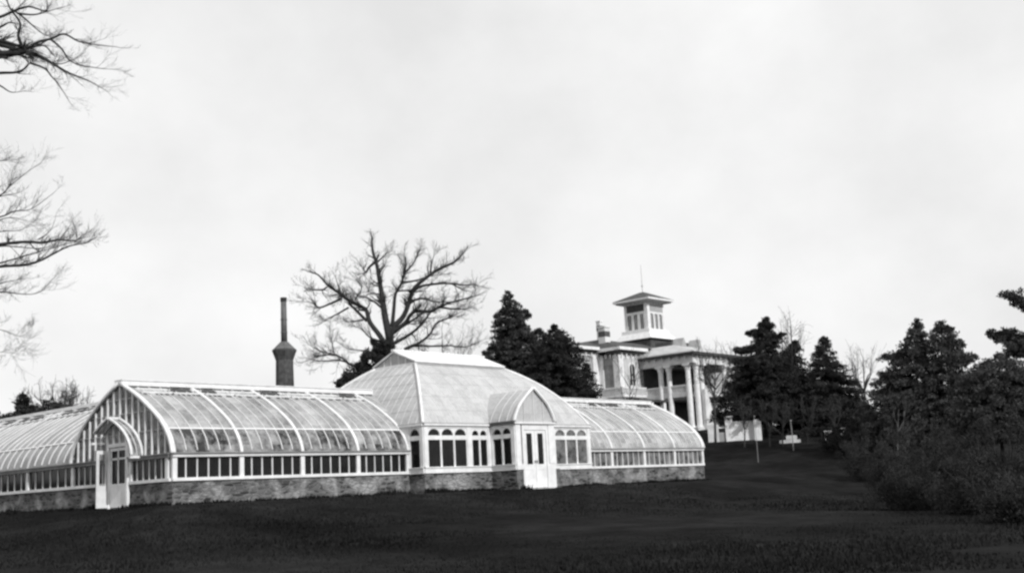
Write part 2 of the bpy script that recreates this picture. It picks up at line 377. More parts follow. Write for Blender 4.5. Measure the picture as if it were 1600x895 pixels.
# ---- curved roofs
mf = lambda u, z, v: Vector((v, u, z)); mbk = lambda u, z, v: Vector((v, W-u, z))
ml = lambda u, z, v: Vector((u, v, z)); mr = lambda u, z, v: Vector((W-u, v, z))
endL = lambda u, z: XP0+2.84*pavx(z)*.98
endR = lambda u, z: XP1-2.84*pavx(z)*.98
UH = uat(PR, 2.87); UV = 2.9
def roof(m, v0, v1, main, minor, mats, vis=False, rm='white'):
    """one curved slope from eave to ridge with rafters at main and bars at minor"""
    g = MB(); lo = cut(PR, 0, UH); hi = cut(PR, UH, UV); tp = cut(PR, UV, 3.86)
    g.sheet(lo, m, v0, v1); g.build('roof_glass', mats[0], con, True)
    g = MB(); g.sheet(hi, m, v0, v1); g.sheet(tp, m, v0, v1); g.build('roof_glass', mats[1], con, True)
    f0 = v0 if callable(v0) else (lambda u, z: v0); f1 = v1 if callable(v1) else (lambda u, z: v1)
    def run(v, half, t, u0, u1, B):
        pr = [p for p in cut(PR, u0, u1) if f0(*p)-.01 <= v <= f1(*p)+.01]
        if len(pr) > 1: B.slab(pr, t, m, v-half, v+half)
    for v in main:
        r = MB(); run(v, .065, .09, 0, 3.8, r)
        if r.v: r.build('rafter', rm, con, True)
    for v in minor:
        r = MB(); run(v, .02, .045, .03, 3.8, r); bar(r, vis)
    r = MB(); u = UH; pr = cut(PR, u-.01, u+.035); r.slab(pr, .05, m, v0, v1); r.build('purlin', 'white', con)
    return
def ridge_vents(m, v0, v1, opens, seg=1.52, gap=.35):
    """raised ventilating sashes under the ridge cap"""
    q = [p for p in cut(PR, UV, 3.1)]; hi = cut(PR, 3.16, 3.36); n = round((v1-v0)/seg)
    for i in range(n):
        a = v0+(v1-v0)*i/n; c = v0+(v1-v0)*(i+1)/n
        f = MB(); f.slab([q[0], (q[0][0]+.07, zat(PR, q[0][0]+.07))], .06, m, a+.03, c-.03); f.slab([(3.29, zat(PR, 3.29)), (3.36, zat(PR, 3.36))], .06, m, a+.03, c-.03)
        for e in (a+.03, c-.07): f.slab(q, .05, m, e, e+.04)
        f.build('vent_sash', 'white', con)
        for k in range(3):      # near-black strips paint the inner shade of gaps at the sash foot
            e = a+.12+k*.46+((i*7+k*3) % 4)*.03; d = MB(); d.slab(cut(PR, UV-.11, UV-.03), .03, m, e, e+.24+((i+k) % 3)*.05); d.build('vent_gap_shade', 'shade_dark', con)
        if i in opens:          # open hatch below the ridge: dark slab paints the shade inside
            L_ = gap+.3*((i*5) % 3); L_ = min(L_, c-a-.2); e = a+.1+((i*3) % 3)*.2
            d = MB(); d.slab(hi, .065, m, e, min(e+L_, c)); o = d.build('vent_hatch_shade', 'shade_dark', con)
            d = MB(); d.slab([(3.42, zat(PR, 3.42)+.07), (3.22, zat(PR, 3.22)+.2)], -.03, m, e-.02, min(e+L_, c)+.02); d.build('hatch_lid', 'white2', o)
bays1 = P1; minor1 = [a+(c-a)*i/6 for a, c in zip(P1, P1[1:]) for i in range(1, 6)]
# front left wing
roof(mf, 0, endL, [.065]+P1[1:4]+[XP0-.07], minor1+[12.7], ('roofglass_low', 'roofglass'), vis=True)
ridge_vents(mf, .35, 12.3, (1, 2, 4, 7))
roof(mbk, 0, lambda u, z: u, [.065], [.6, 1.2, 1.8, 2.4], ('roofglass', 'roofglass'))
roof(mbk, lambda u, z: W-u, endL, [W, 10], [5.5, 6.2, 8.3, 9.1, 10.8, 11.5], ('roofglass', 'roofglass'))
P2r = [XP1+.07]+P2[1:4]+[XE-.065]; minor2 = [a+(c-a)*i/6 for a, c in zip(P2, P2[1:]) for i in range(1, 6)]
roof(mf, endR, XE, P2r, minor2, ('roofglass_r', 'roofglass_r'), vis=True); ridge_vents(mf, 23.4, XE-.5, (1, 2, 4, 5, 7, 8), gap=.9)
roof(mbk, endR, XE, P2r, minor2, ('roofglass_r', 'roofglass_r'))
# side wing, its ridge runs back from the gable end
PW = [W+.1, 11.7, 15.7, 19.7, 23.7, 25.93]
minw = [W+.1+i*.66 for i in range(28) if min(abs(W+.1+i*.66-q) for q in PW) > .2]+[6, 6.6, 7.2]
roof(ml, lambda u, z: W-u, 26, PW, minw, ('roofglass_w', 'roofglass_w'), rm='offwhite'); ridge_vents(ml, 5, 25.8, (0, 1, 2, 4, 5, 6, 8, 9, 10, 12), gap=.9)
roof(mr, lambda u, z: W-u, 26, PW, minw[::2], ('roofglass_r', 'roofglass_r'))
# ridge caps
def cap_x(x0, x1):
    c = MB(); c.box(x0, x1, 3.86-.26, 3.86+.26, 4.86, 5.06); c.box(x0, x1, 3.86-.3, 3.86+.3, 5.065, 5.1); c.build('ridge_board', 'white', con); c = MB(); c.box(x0+.1, x1-.1, 3.86-.3, 3.86+.3, 4.80, 4.857); c.build('ridge_shade_line', 'shade_dark', con)  # lower dark strip stands for the shade line under the ridge cap
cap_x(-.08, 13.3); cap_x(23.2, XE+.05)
c = MB(); c.box(3.86-.12, 3.86+.12, 4.2, 26, 4.93, 5.08); c.build('ridge_board', 'white', con)
# valley strip
c = MB(); pr = cut(PR, .05, 3.8)
for (a, za), (d_, zd) in zip(pr, pr[1:]): c.tube([(a, W-a, za), (d_, W-d_, zd)], [.05, .05], 4)
c.build('valley_board', 'white2', con)
# ---- gable ends: vertical bars, glass, curved barge board
def gable(m, x_in, door):
    gl = MB(); full = PR+[(W-u, z) for u, z in reversed(PR[:-1])]
    n = len(full)
    for (a, za), (c_, zc) in zip(full, full[1:]):
        if c_-a < 1e-4: continue
        gl.poly([m(a, 1.9, -.05), m(c_, 1.9, -.05), m(c_, zc-.02, -.05), m(a, za-.02, -.05)])
    gl.build('gable_glass', 'gableglass' if door else 'roofglass_r', con)
    k = 15
    for i in range(1, k+1):
        v = W*i/(k+1); z = zat(PR, min(v, W-v)); hw = .032
        br = MB(); br.mbox(m, v-hw, v+hw, 1.95, z-.04, -.06, .02); bar(br, door, 'white')
    for z in (2.9, 3.7, 4.3):
        u = uat(PR, z); br = MB(); br.mbox(m, u+.06, W-u-.06, z-.012, z+.012, -.055, .0); br.build('cross_bar', 'offwhite', con)
    bb = MB()
    for mm in ((lambda u, z, v: m(u, z, v)), (lambda u, z, v: m(W-u, z, v))):
        bb.slab([(a, z) for a, z in cut(PR, 0, 3.86)], .13, mm, -.02, .09)
    bb.build('barge_board', 'white', con, True)
gable(mL(0), None, True); gable(mR(XE), None, False)
c = MB(); full = PR+[(W-u, z) for u, z in reversed(PR[:-1])]; c.poly([(u, 26, z) for u, z in full]); c.build('gable_glass', 'wallglass2', con)
c = MB(); c.box(0, W, 25.95, 26.05, 1, 1.9); c.build('gable_rail', 'white', con)
# ---- gable door with curved hood
DY0, DY1 = 3.2, 4.5
c = MB(); c.box(-.12, .12, DY0-.14, DY0, -.1, 2.55); c.box(-.12, .12, DY1, DY1+.14, -.1, 2.55); c.box(-.12, .12, DY0, DY1, 2.41, 2.55); c.box(-.12, .3, DY0, DY1, -.3, -.02); c.build('door_frame', 'white', con)
c = MB(); c.box(-.05, 0, DY0+.02, DY1-.02, .02, .95); c.box(-.05, 0, DY0+.02, DY1-.02, 2.26, 2.38)
for yy in (DY0+.02, 3.82, DY1-.14): c.box(-.05, 0, yy, yy+.09, .95, 2.26)
c.box(-.05, 0, DY0+.02, DY1-.02, 1.9, 1.97)
dr = c.build('door', 'white', con)
c = MB(); c.box(-.03, -.02, DY0+.1, DY1-.1, .95, 2.26); c.build('pane', 'wallglass', dr)
c = MB(); c.box(-.1, -.05, DY0+.1, DY0+.14, .98, 1.1); c.build('door_handle', 'iron', dr)
# leaf of a storm door standing open outward
c = MB(); c.box(-.62, -.12, DY1+.02, DY1+.07, .02, .9); c.box(-.62, -.5, DY1+.02, DY1+.07, .9, 2.3); c.box(-.24, -.12, DY1+.02, DY1+.07, .9, 2.3); c.box(-.5, -.24, DY1+.02, DY1+.07, 2.15, 2.3)
c.build('storm_door', 'white2', con)
HP = interp([(0, 1.95), (.09, 2.3), (.42, 2.75), (1.0, 3.17), (1.75, 3.5)], 4); HC = 3.86; HW = 1.75
for sgn in (-1, 1):
    m = (lambda u, z, v, s=sgn: Vector((-v, HC+s*(HW-u), z)))
    HPs = [q for q in HP if q[0] >= (.55 if sgn > 0 else 0)]
    g = MB(); g.sheet(HPs, m, 0, .5); g.build('hood_glass', 'roofglass_low', con, True)
    for v in (.0, .46):
        r = MB(); r.slab(HPs, .10, m, v, v+.09); r.build('hood_rib', 'white', con, True)
    r = MB(); r.slab(HPs, .04, m, .24, .27); r.build('hood_bar', 'white2', con, True)
    br = MB(); yy = HC+sgn*HW
    zb_ = 2.6 if sgn > 0 else 1.9; yy -= .55 if sgn > 0 else 0; br.box(-.55, -.02, yy-.06, yy+.06, zb_-.04, zb_+.05); br.build('hood_bracket', 'white', con)
c = MB(); c.box(-.58, 0, HC-.07, HC+.07, 3.5, 3.6); c.build('hood_ridge', 'white', con)
# ---- pavilion walls
ZB, ZS, ZT1, ZT2, ZA, ZE = .86, 1.12, 2.36, 2.56, 2.9, 3.0
def cell_arch(B, m, a, c, z0, z1, r, d0, d1, n=10):
    """plate between a..c, z0..z1 with a round-headed opening"""
    cx = (a+c)/2; hz = z0+.02
    pts = [(cx-r*math.cos(math.pi*i/n), hz+min(r, z1-z0-.06)*math.sin(math.pi*i/n)) for i in range(n+1)]
    for d in (d1,):
        B.poly([m(a, z0, d), m(pts[0][0], z0, d), m(pts[0][0], z1, d), m(a, z1, d)])
        B.poly([m(pts[-1][0], z0, d), m(c, z0, d), m(c, z1, d), m(pts[-1][0], z1, d)])
        for p, q in zip(pts, pts[1:]): B.poly([m(p[0], p[1], d), m(q[0], q[1], d), m(q[0], z1, d), m(p[0], z1, d)])
    for p, q in zip(pts, pts[1:]): B.poly([m(p[0], p[1], d1), m(p[0], p[1], d0), m(q[0], q[1], d0), m(q[0], q[1], d1)])
def window(m, a, c, n, glass='wallglass', mull=.1):
    f = MB(); g = MB(); wd = (c-a)/n
    for i in range(n+1):
        v = a+wd*i; h = mull/2
        lo, hi = (v-h, v+h) if 0 < i < n else ((v, v+h) if i == 0 else (v-h, v))
        f.mbox(m, lo, hi, ZS, ZT1, -.06, .02)
    f.mbox(m, a, c, ZT1, ZT2, -.06, .03)
    for i in range(n): cell_arch(f, m, a+wd*i, a+wd*(i+1), ZT2, ZA, wd/2-.055, -.06, .015)
    o = f.build('window', 'white', con)
    g.mbox(m, a+.02, c-.02, ZS, ZT1, -.035, -.025); g.mbox(m, a+.02, c-.02, ZT2, ZA-.02, -.055, -.045)
    g.build('pane', glass, o)
    return o
def wall(m, v0, v1, wins, glass='wallglass', sill=True):
    """wins: list of (a, c, n); the space between is solid white posts"""
    s = MB(); s.mbox(m, v0, v1, ZB, ZS, -.2, .06); s.mbox(m, v0, v1, ZS-.03, ZS+.02, -.1, .10); s.build('sill', 'white', con)
    s = MB(); s.mbox(m, v0, v1, ZA, ZE, -.1, .04); s.mbox(m, v0-.03, v1+.03, ZE, 3.09, -.1, .12); s.build('frieze', 'white', con)
    e = v0
    for a, c, n in wins+[(v1, v1, 0)]:
        if a-e > .01:
            p = MB(); p.mbox(m, e, a, ZS, ZA, -.1, .05); p.build('post', 'white', con)
        if n: window(m, a, c, n, glass)
        e = c
wall(mF(YF), XP0, 16.6, [(12.42, 14.98, 3), (15.28, 16.38, 2)])
wall(mF(YF), 19.4, XP1, [(19.62, 20.75, 2), (21.35, 23.98, 3)], 'wallglass2')
wall(mL(16.6), -2.6, YF, [(-2.38, -1.15, 2)])
wall(mR(19.4), -2.6, YF, [(-2.38, -1.15, 2)])
wall(mL(XP0), YF, .9, [(YF+.2, -.08, 1)]); wall(mR(XP1), YF, .9, [(YF+.2, -.08, 1)])
wall(mL(XP0), W-.9, W+1, [(W+.08, W+.8, 1)]); wall(mR(XP1), W-.9, W+1, [(W+.08, W+.8, 1)])
wall(mB(W+1), XP0, XP1, [(12.42+i*1.97, 14.1+i*1.97, 3) for i in range(6)])
# vestibule front and double door
mV = mF(-2.6)
c = MB()
c.mbox(mV, 16.6, 16.95, ZS, 3.0, -.1, .05); c.mbox(mV, 18.95, 19.4, ZS, 3.0, -.1, .05)
c.mbox(mV, 16.6, 17.12, ZB, ZS, -.2, .06)
c.mbox(mV, 17.05, 17.18, -.05, 3.0, -.1, .035); c.mbox(mV, 18.78, 18.93, -.05, 3.0, -.1, .035)
c.mbox(mV, 18.93, 19.4, -.4, ZS, -.15, .03)
c.mbox(mV, 17.18, 18.78, 2.72, 3.0, -.1, .03); c.mbox(mV, 16.5, 19.5, 3.0, 3.09, -.1, .12)
c.build('porch_frame', 'white', con)
c = MB(); c.mbox(mV, 16.97, 17.03, 1.14, 2.98, -.09, .0); c.build('side_light', 'wallglass', con)
c = MB(); c.box(17.1, 18.85, -3.0, -2.6, -.6, -.02); c.build('step', 'offwhite', con)
for a, c_ in ((17.19, 17.97), (17.99, 18.77)):
    d = MB(); d.mbox(mV, a, c_, 0, 1.1, -.05, .0); d.mbox(mV, a, a+.19, 1.1, 2.7, -.05, .0); d.mbox(mV, c_-.19, c_, 1.1, 2.7, -.05, .0); d.mbox(mV, a+.19, c_-.19, 2.56, 2.7, -.05, .0)
    d.mbox(mV, a+.1, c_-.1, .15, .2, 0, .012); d.mbox(mV, a+.1, c_-.1, .85, .9, 0, .012)
    o = d.build('door', 'white', con)
    q = MB(); q.mbox(mV, a+.19, c_-.19, 1.1, 2.56, -.03, -.02); q.build('pane', 'wallglass', o)
    q = MB(); q.mbox(mV, (c_-.08 if a < 17.5 else a+.04), (c_-.04 if a < 17.5 else a+.08), 1.15, 1.28, 0, .05); q.build('door_handle', 'iron', o)
# vestibule roof: curved gable
VP = interp([(0, 3.1), (.12, 3.4), (.42, 3.85), (.85, 4.25), (1.4, 4.68)], 4); VC = 18.0
for sgn in (-1, 1):
    m = (lambda u, z, v, s=sgn: Vector((VC+s*(1.4-u), v, z)))
    back = lambda u, z: YF+3.39*max(0, pavx(z))
    g = MB(); g.sheet(VP, m, -2.6, back); g.build('porch_roof_glass', 'pavglass', con, True)
    r = MB(); r.slab(VP, .11, m, -2.72, -2.55); r.build('porch_rafter', 'white', con, True)
    for v in (-2.1, -1.6, -1.05):
        r = MB(); r.slab(VP, .03, m, v, v+.04); r.build('porch_bar', 'white2', con, True)
    r = MB(); x = VC+sgn*1.44; r.box(min(x, x+.12*sgn), max(x, x+.12*sgn), -2.7, -1.0, 3.0, 3.15); r.build('porch_gutter_shade', 'shade_dark', con)  # gutter's dark colour carries the shade under the porch eave
g = MB(); prf = VP+[(2.8-u, z) for u, z in reversed(VP[:-1])]
for (a, za), (c_, zc) in zip(prf, prf[1:]):
    if c_-a > 1e-5: g.poly([(VC-1.4+a, -2.58, 3.09), (VC-1.4+c_, -2.58, 3.09), (VC-1.4+c_, -2.58, zc), (VC-1.4+a, -2.58, za)])
g.build('pediment_glass', 'pavglass', con)
g = MB()
for v in (-.7, 0, .7): g.box(VC+v-.02, VC+v+.02, -2.62, -2.585, 3.1, zat(VP, 1.4-abs(v))-.05)
g.build('pediment_bars', 'white2', con)
# ---- pavilion roof
YC = (YF+W+1)/2; RUNY, RUNX = 3.39, 2.84; TL = 1.0
sides = [
 (lambda t, z, v: Vector((v, YF+RUNY*t, z)), lambda t, z: XP0+RUNX*t, lambda t, z: XP1-RUNX*t, XP0, XP1),
 (lambda t, z, v: Vector((v, W+1-RUNY*t, z)), lambda t, z: XP0+RUNX*t, lambda t, z: XP1-RUNX*t, XP0, XP1),
 (lambda t, z, v: Vector((XP0+RUNX*t, v, z)), lambda t, z: YF+RUNY*t, lambda t, z: W+1-RUNY*t, YF, W+1),
 (lambda t, z, v: Vector((XP1-RUNX*t, v, z)), lambda t, z: YF+RUNY*t, lambda t, z: W+1-RUNY*t, YF, W+1)]
for m, f0, f1, a, c_ in sides:
    g = MB(); g.sheet(QP, m, f0, f1); g.build('pavilion_roof_glass', 'pavglass', con, True)
    n = int((c_-a)/.5)
    for i in range(1, n):
        r = MB()
        v = a+(c_-a)*i/n
        pr = [p for p in QP if f0(*p)+.02 <= v <= f1(*p)-.02]
        if len(pr) > 1:
            P = [m(t, z, v) for t, z in pr]; r.tube(P, [.02]*len(P), 4); bar(r, False)
    for zz in (3.75, 4.45, 5.15, 5.75):
        r = MB(); t = uat(QP, zz); r.tube([m(t, zz+.01, f0(t, zz)), m(t, zz+.01, f1(t, zz))], [.009]*2, 4); r.build('lap_line', 'offwhite', con)
    r = MB(); shady = m(0, 0, 0).x == XP0; rr_ = .1 if shady else .05; r.tube([m(-.02, 3.09, a-.03), m(-.02, 3.09, c_+.03)], [rr_]*2, 6); r.build('gutter', 'shade_dark' if shady else 'beam', con)  # gutter on the -X side thickened and darkened to imitate eave shade
for X, sx in ((XP0, 1), (XP1, -1)):
    for Y, sy in ((YF, 1), (W+1, -1)):
        r = MB(); r.tube([(X+sx*RUNX*t, Y+sy*RUNY*t, z+.03) for t, z in QP], [.075]*len(QP), 6); r.build('hip_rafter', 'white', con, True)
bo = BARS.build('glazing_bar', 'white2', con); bo['kind'] = 'stuff'
# lantern
x0, x1, ya, yb = XP0+RUNX, XP1-RUNX, YF+RUNY, W+1-RUNY
c = MB(); c.box(x0-.05, x1+.05, ya-.04, yb+.04, 6.3, 6.4); c.build('lantern_curb', 'white', con)
for s_, y0 in ((1, ya), (-1, yb)):
    c = MB(); e = y0-s_*.12
    c.quadbox([(x0-.1, e, 6.40), (x1+.1, e, 6.40), (x1+.1, YC, 7.05), (x0-.1, YC, 7.05), (x0-.1, e, 6.47), (x1+.1, e, 6.47), (x1+.1, YC, 7.12), (x0-.1, YC, 7.12)]); c.build('lantern_roof', 'white', con)
c = MB(); c.box(x0-.15, x1+.15, YC-.09, YC+.09, 7.1, 7.2); c.build('lantern_ridge', 'white', con)
c = MB(); c.box(x0+.1, x1-.1, ya-.135, ya-.125, 6.33, 6.38); c.build('lantern_drip', 'beam', con)
for X in (x0, x1):
    c = MB(); c.poly([(X, ya, 6.4), (X, yb, 6.4), (X, YC, 7.03)]); o = c.build('lantern_gable', 'clap', con)
    c = MB()
    for q in (-.8, -.3, .3, .8): c.box(X-.02, X+.02, YC+q-.025, YC+q+.025, 6.4, 6.4+.64*(1-abs(q)/1.47)-.03)
    c.build('gable_bar', 'white2', o)
# ================================================================== SMOKESTACK
sp = at(444.5, 560, 106); sx_, sy_ = sp.x, sp.y; px = 106/F*1.02   # metres per picture unit at that distance
gz = ground(sx_, sy_)
zz = lambda y: at(444.5, y, 106).z
st = thing('smokestack', (sx_, sy_, gz), 'tall dark octagonal brick smokestack with a flared collar and narrow iron pipe behind the glasshouse', 'chimney')
R = px
b = MB(); b.frustum((sx_, sy_), gz-.5, zz(563), 15.5*R, 13*R, 8, .2); b.build('brick_shaft', 'brick', st)
b = MB(); b.frustum((sx_, sy_), zz(563), zz(549), 13*R, 18*R, 8, .2); b.frustum((sx_, sy_), zz(549), zz(546), 18.3*R, 18.3*R, 8, .2); b.build('collar', 'brick', st)
b = MB(); b.frustum((sx_, sy_), zz(546), zz(534), 17.5*R, 6*R, 8, .2); b.build('cone', 'iron', st)
b = MB(); b.frustum((sx_, sy_), zz(536), zz(471), 4.9*R, 4.4*R, 14); o = b.build('pipe', 'iron', st, True)
b = MB()
for y in (500, 520): b.frustum((sx_, sy_), zz(y), zz(y-1.5), 5.2*R, 5.2*R, 14)
b.build('pipe_band', 'iron', st)
b = MB(); b.frustum((sx_, sy_), zz(471), zz(465), 5.0*R, 5.0*R, 14); b.build('pipe_rim', 'soot', st)
# ================================================================== MANSION
GZ = 4.6
mn = thing('mansion', (74, 34, GZ), 'large white porticoed mansion with a square windowed cupola, standing on the rise among conifers', 'house')
def mb(name, m, *boxes, parent=mn):
    b = MB()
    for q in boxes: b.box(*q)
    return b.build(name, m, parent)
# wall blocks
mb('wall', 'clap', (64, 68.4, 32.3, 44, GZ, 13.3))
mb('wall', 'clap', (68.4, 86, 29.8, 44, GZ, 12.9))
mb('corner_pilaster', 'white', (67.3, 68.37, 32.12, 32.27, GZ, 13.2), (68.2, 68.37, 31.6, 32.2, GZ, 12.8))
mb('corner_pilaster', 'white', (68.22, 69.0, 29.62, 29.78, GZ, 12.8), (68.22, 68.38, 29.78, 30.35, GZ, 12.8))
mb('front_panel', 'cream', (69.1, 71.6, 29.66, 29.78, 8.6, 12.5))
mb('belt_course', 'white', (68.25, 72, 29.55, 29.62, 8.9, 9.3), (68.2, 68.3, 30.4, 32, 8.9, 9.3))
mb('side_panel', 'beam', (68.31, 68.38, 30.4, 31.6, 9.4, 11.9))  # panel on the shaded face, its shade put into a darker colour
mb('balustrade', 'white', (68.0, 72, 29.2, 29.35, 8.6, 8.8), (68.0, 68.15, 29.35, 32.2, 8.6, 8.8), (68.0, 72, 29.2, 29.35, 9.45, 9.6), (68.0, 68.15, 29.35, 32.2, 9.45, 9.6), *[(68.0+i*.25, 68.1+i*.25, 29.22, 29.33, 8.8, 9.45) for i in range(17)], *[(68.02, 68.13, 29.4+i*.25, 29.5+i*.25, 8.8, 9.45) for i in range(12)])
def arched(m, v, z0, z1, wdt):
    f = MB(); f.mbox(m, v-wdt/2-.14, v-wdt/2, z0-.1, z1, .02, .10); f.mbox(m, v+wdt/2, v+wdt/2+.14, z0-.1, z1, .02, .10)
    f.mbox(m, v-wdt/2-.2, v+wdt/2+.2, z0-.22, z0-.1, .02, .16)
    n = 8
    for i in range(n):
        a0 = math.pi*i/n; a1 = math.pi*(i+1)/n; r0, r1 = wdt/2, wdt/2+.16
        f.quadbox([m(v-r0*math.cos(a0), z1+r0*math.sin(a0), .02), m(v-r1*math.cos(a0), z1+r1*math.sin(a0), .02), m(v-r1*math.cos(a0), z1+r1*math.sin(a0), .1), m(v-r0*math.cos(a0), z1+r0*math.sin(a0), .1),
                   m(v-r0*math.cos(a1), z1+r0*math.sin(a1), .02), m(v-r1*math.cos(a1), z1+r1*math.sin(a1), .02), m(v-r1*math.cos(a1), z1+r1*math.sin(a1), .1), m(v-r0*math.cos(a1), z1+r0*math.sin(a1), .1)])
    f.mbox(m, v-.03, v+.03, z0, z1+wdt/2, .03, .07)
    o = f.build('window', 'white', mn)
    g = MB(); pts = [m(v-wdt/2, z0-.1, .025), m(v+wdt/2, z0-.1, .025)]+[m(v+wdt/2*math.cos(math.pi*i/8), z1+wdt/2*math.sin(math.pi*i/8), .025) for i in range(9)]
    g.poly(pts); g.build('pane', 'darkpane', o)
arched(mF(32.3), 65.9, 9.9, 11.4, .95)
arched(mF(29.66), 70.3, 9.9, 11.5, .9)
arched(mF(32.3), 65.9, 6.2, 7.8, 1.0); arched(mF(29.8), 70.3, 5.9, 7.8, 1.0)
for i in range(4): arched(mL(64), 34.2+i*2.6, 9.9, 11.4, .95)
# eaves (cornice) with the shadow coloured into a dark soffit
mb('cornice', 'white', (63.3, 67.85, 31.6, 44.6, 13.45, 13.75)); mb('frieze', 'white2', (63.85, 68.45, 32.15, 44.1, 12.9, 13.2))
mb('cornice', 'white', (67.75, 72.5, 29.05, 44.6, 13.25, 13.55))
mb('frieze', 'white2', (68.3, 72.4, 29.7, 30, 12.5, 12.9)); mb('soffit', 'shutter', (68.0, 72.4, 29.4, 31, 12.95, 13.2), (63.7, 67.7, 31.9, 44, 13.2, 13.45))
def brackets(name, m, v0, v1, z0, z1, step, d=.35):
    d *= .5
    n = max(2, int((v1-v0)/step))
    for i in range(n+1):
        v = v0+(v1-v0)*i/n; b = MB(); b.mbox(m, v-.06, v+.06, z0, z1, 0, d); b.build(name, 'white', mn)
brackets('eave_bracket', mL(68.38), 30.0, 31.8, 12.55, 12.95, .6, .5); brackets('eave_bracket', mF(29.7), 68.6, 71.8, 12.55, 12.95, .8, .5)
brackets('eave_bracket', mF(32.15), 64.2, 67.9, 12.8, 13.2, .8, .4)
brackets('eave_bracket', mF(23.4), 72.4, 83.6, 12.0, 12.29, .8, .4); brackets('eave_bracket', mL(71.9), 24.2, 29.6, 12.0, 12.29, .8, .4)
brackets('cupola_bracket', mF(37.6-1.56), 84.3-1.4, 84.3+1.4, 20.15, 20.35, .55, .35); brackets('cupola_bracket', mL(84.3-1.56), 37.6-1.4, 37.6+1.4, 20.15, 20.35, .55, .35)
# main hipped roof
def hip(name, m, x0, x1, y0, y1, z0, tx0, tx1, ty0, ty1, z1, parent=mn):
    b = MB(); b.quadbox([(x0,y0,z0),(x1,y0,z0),(x1,y1,z0),(x0,y1,z0),(tx0,ty0,z1),(tx1,ty0,z1),(tx1,ty1,z1),(tx0,ty1,z1)]); return b.build(name, m, parent)
hip('roof', 'slate', 63.4, 90, 31.7, 44.5, 13.75, 74, 88, 36.5, 40, 15.5)
hip('roof', 'slate', 67.8, 74, 29.1, 36, 13.56, 70.3, 73, 33.5, 35.5, 14.9)
mb('wall', 'clap', (86, 90, 31.5, 44, GZ, 12.9))
# chimneys on the roof
def chim(x, y, D, w_, ytop, ybot, capd):
    p0 = at(x, ybot, D); p1 = at(x, ytop, D)
    c = MB(); c.box(p0.x-w_, p0.x+w_, p0.y-w_, p0.y+w_, p0.z-.6, p1.z); o = c.build('chimney', 'white2', mn)
    c = MB(); c.box(p0.x-w_*1.2, p0.x+w_*1.2, p0.y-w_*1.2, p0.y+w_*1.2, p1.z, p1.z+.12); c.build('chimney_cap', 'white', o)
    c = MB(); c.box(p0.x-w_*.95, p0.x+w_*.95, p0.y-w_*.95, p0.y+w_*.95, p1.z-capd-.5, p1.z-.3)
    c.v = [(a+(0), b_, z) for a, b_, z in c.v]; 
    d = MB(); d.box(p0.x-w_*1.04, p0.x+w_*1.04, p0.y-w_*1.04, p0.y+w_*1.04, p1.z-.95, p1.z-.4); d.build('chimney_band', 'brick', o)
chim(945, 0, 118.5, .42, 512, 540, .5)
chim(938, 0, 121, .24, 503, 530, .3)
# cupola
TX, TY = 84.3, 37.6; H = 1.56
zc = lambda z: z
mb('cupola_base', 'slate', (TX-2.2, TX+2.2, TY-2.2, TY+2.2, 14.5, 16.3))
b = MB(); b.frustum((TX, TY), 16.1, 16.85, 3.65, 2.8, 4, math.pi/4); b.build('cupola_skirt', 'white', mn)
b = MB(); b.frustum((TX, TY), 16.85, 17.25, 2.75, 2.7, 4, math.pi/4); b.build('cupola_skirt', 'white', mn)
mb('cupola_panel', 'clap', (TX-H-.28, TX-.6, TY-H-.30, TY-H-.27, 16.9, 17.2), (TX-H-.30, TX-H-.27, TY-.3, TY+H+.1, 16.9, 17.2))
mb('cupola_wall', 'white', (TX-H, TX+H, TY-H, TY+H, 17.2, 20.35))
mb('cupola_frieze', 'shutter', (TX-H-.03, TX-H-.005, TY-H+.35, TY+H-.3, 19.35, 20.15))  # -X frieze coloured far darker than the front one to imitate shade
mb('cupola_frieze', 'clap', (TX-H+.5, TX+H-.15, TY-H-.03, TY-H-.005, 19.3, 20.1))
mb('cupola_post', 'white', (TX-H-.08, TX-H+.38, TY-H-.08, TY-H+.38, 17.2, 20.35)); mb('cupola_post', 'white', (TX+H-.15, TX+H+.06, TY-H-.06, TY-H+.2, 17.2, 20.35)); mb('cupola_post', 'white', (TX-H-.06, TX-H+.2, TY+H-.2, TY+H+.06, 17.2, 20.35))
for k, m in enumerate((mF(TY-H), mL(TX-H), mR(TX+H), mB(TY+H))):
    cc = TX if k in (0, 3) else TY
    for i in (-1, 0, 1):
        v = cc+.08+i*.85; wd = .5
        f = MB()
        for a0, a1 in ((v-wd/2-.09, v-wd/2), (v+wd/2, v+wd/2+.09)): f.mbox(m, a0, a1, 17.3, 18.95, .0, .07)
        f.mbox(m, v-wd/2-.09, v+wd/2+.09, 18.95+.1, 19.2, 0, .06); f.mbox(m, v-.02, v+.02, 17.3, 19, .0, .04)
        o = f.build('window', 'white', mn)
        g = MB(); g.poly([m(v-wd/2, 17.35, .012), m(v+wd/2, 17.35, .012)]+[m(v+wd/2*math.cos(math.pi*j/6), 18.85+wd/2*math.sin(math.pi*j/6), .012) for j in range(7)]); g.build('pane', 'darkpane' if k == 1 else 'shutter', o)
HE = H+.95
mb('cupola_cornice', 'white', (TX-HE, TX+HE, TY-HE, TY+HE, 20.5, 20.72)); mb('cupola_soffit', 'offwhite', (TX-HE+.25, TX+HE-.25, TY-HE+.25, TY+HE-.25, 20.35, 20.5))
hip('cupola_roof', 'slate', TX-HE-.02, TX+HE+.02, TY-HE-.02, TY+HE+.02, 20.72, TX-.25, TX+.25, TY-.25, TY+.25, 21.75)
b = MB(); b.tube([(TX, TY, 21.7), (TX, TY, 25.0)], [.05, .025], 6); b.frustum((TX, TY), 22.4, 22.6, .1, .1, 8); b.build('flagpole', 'offwhite', mn)
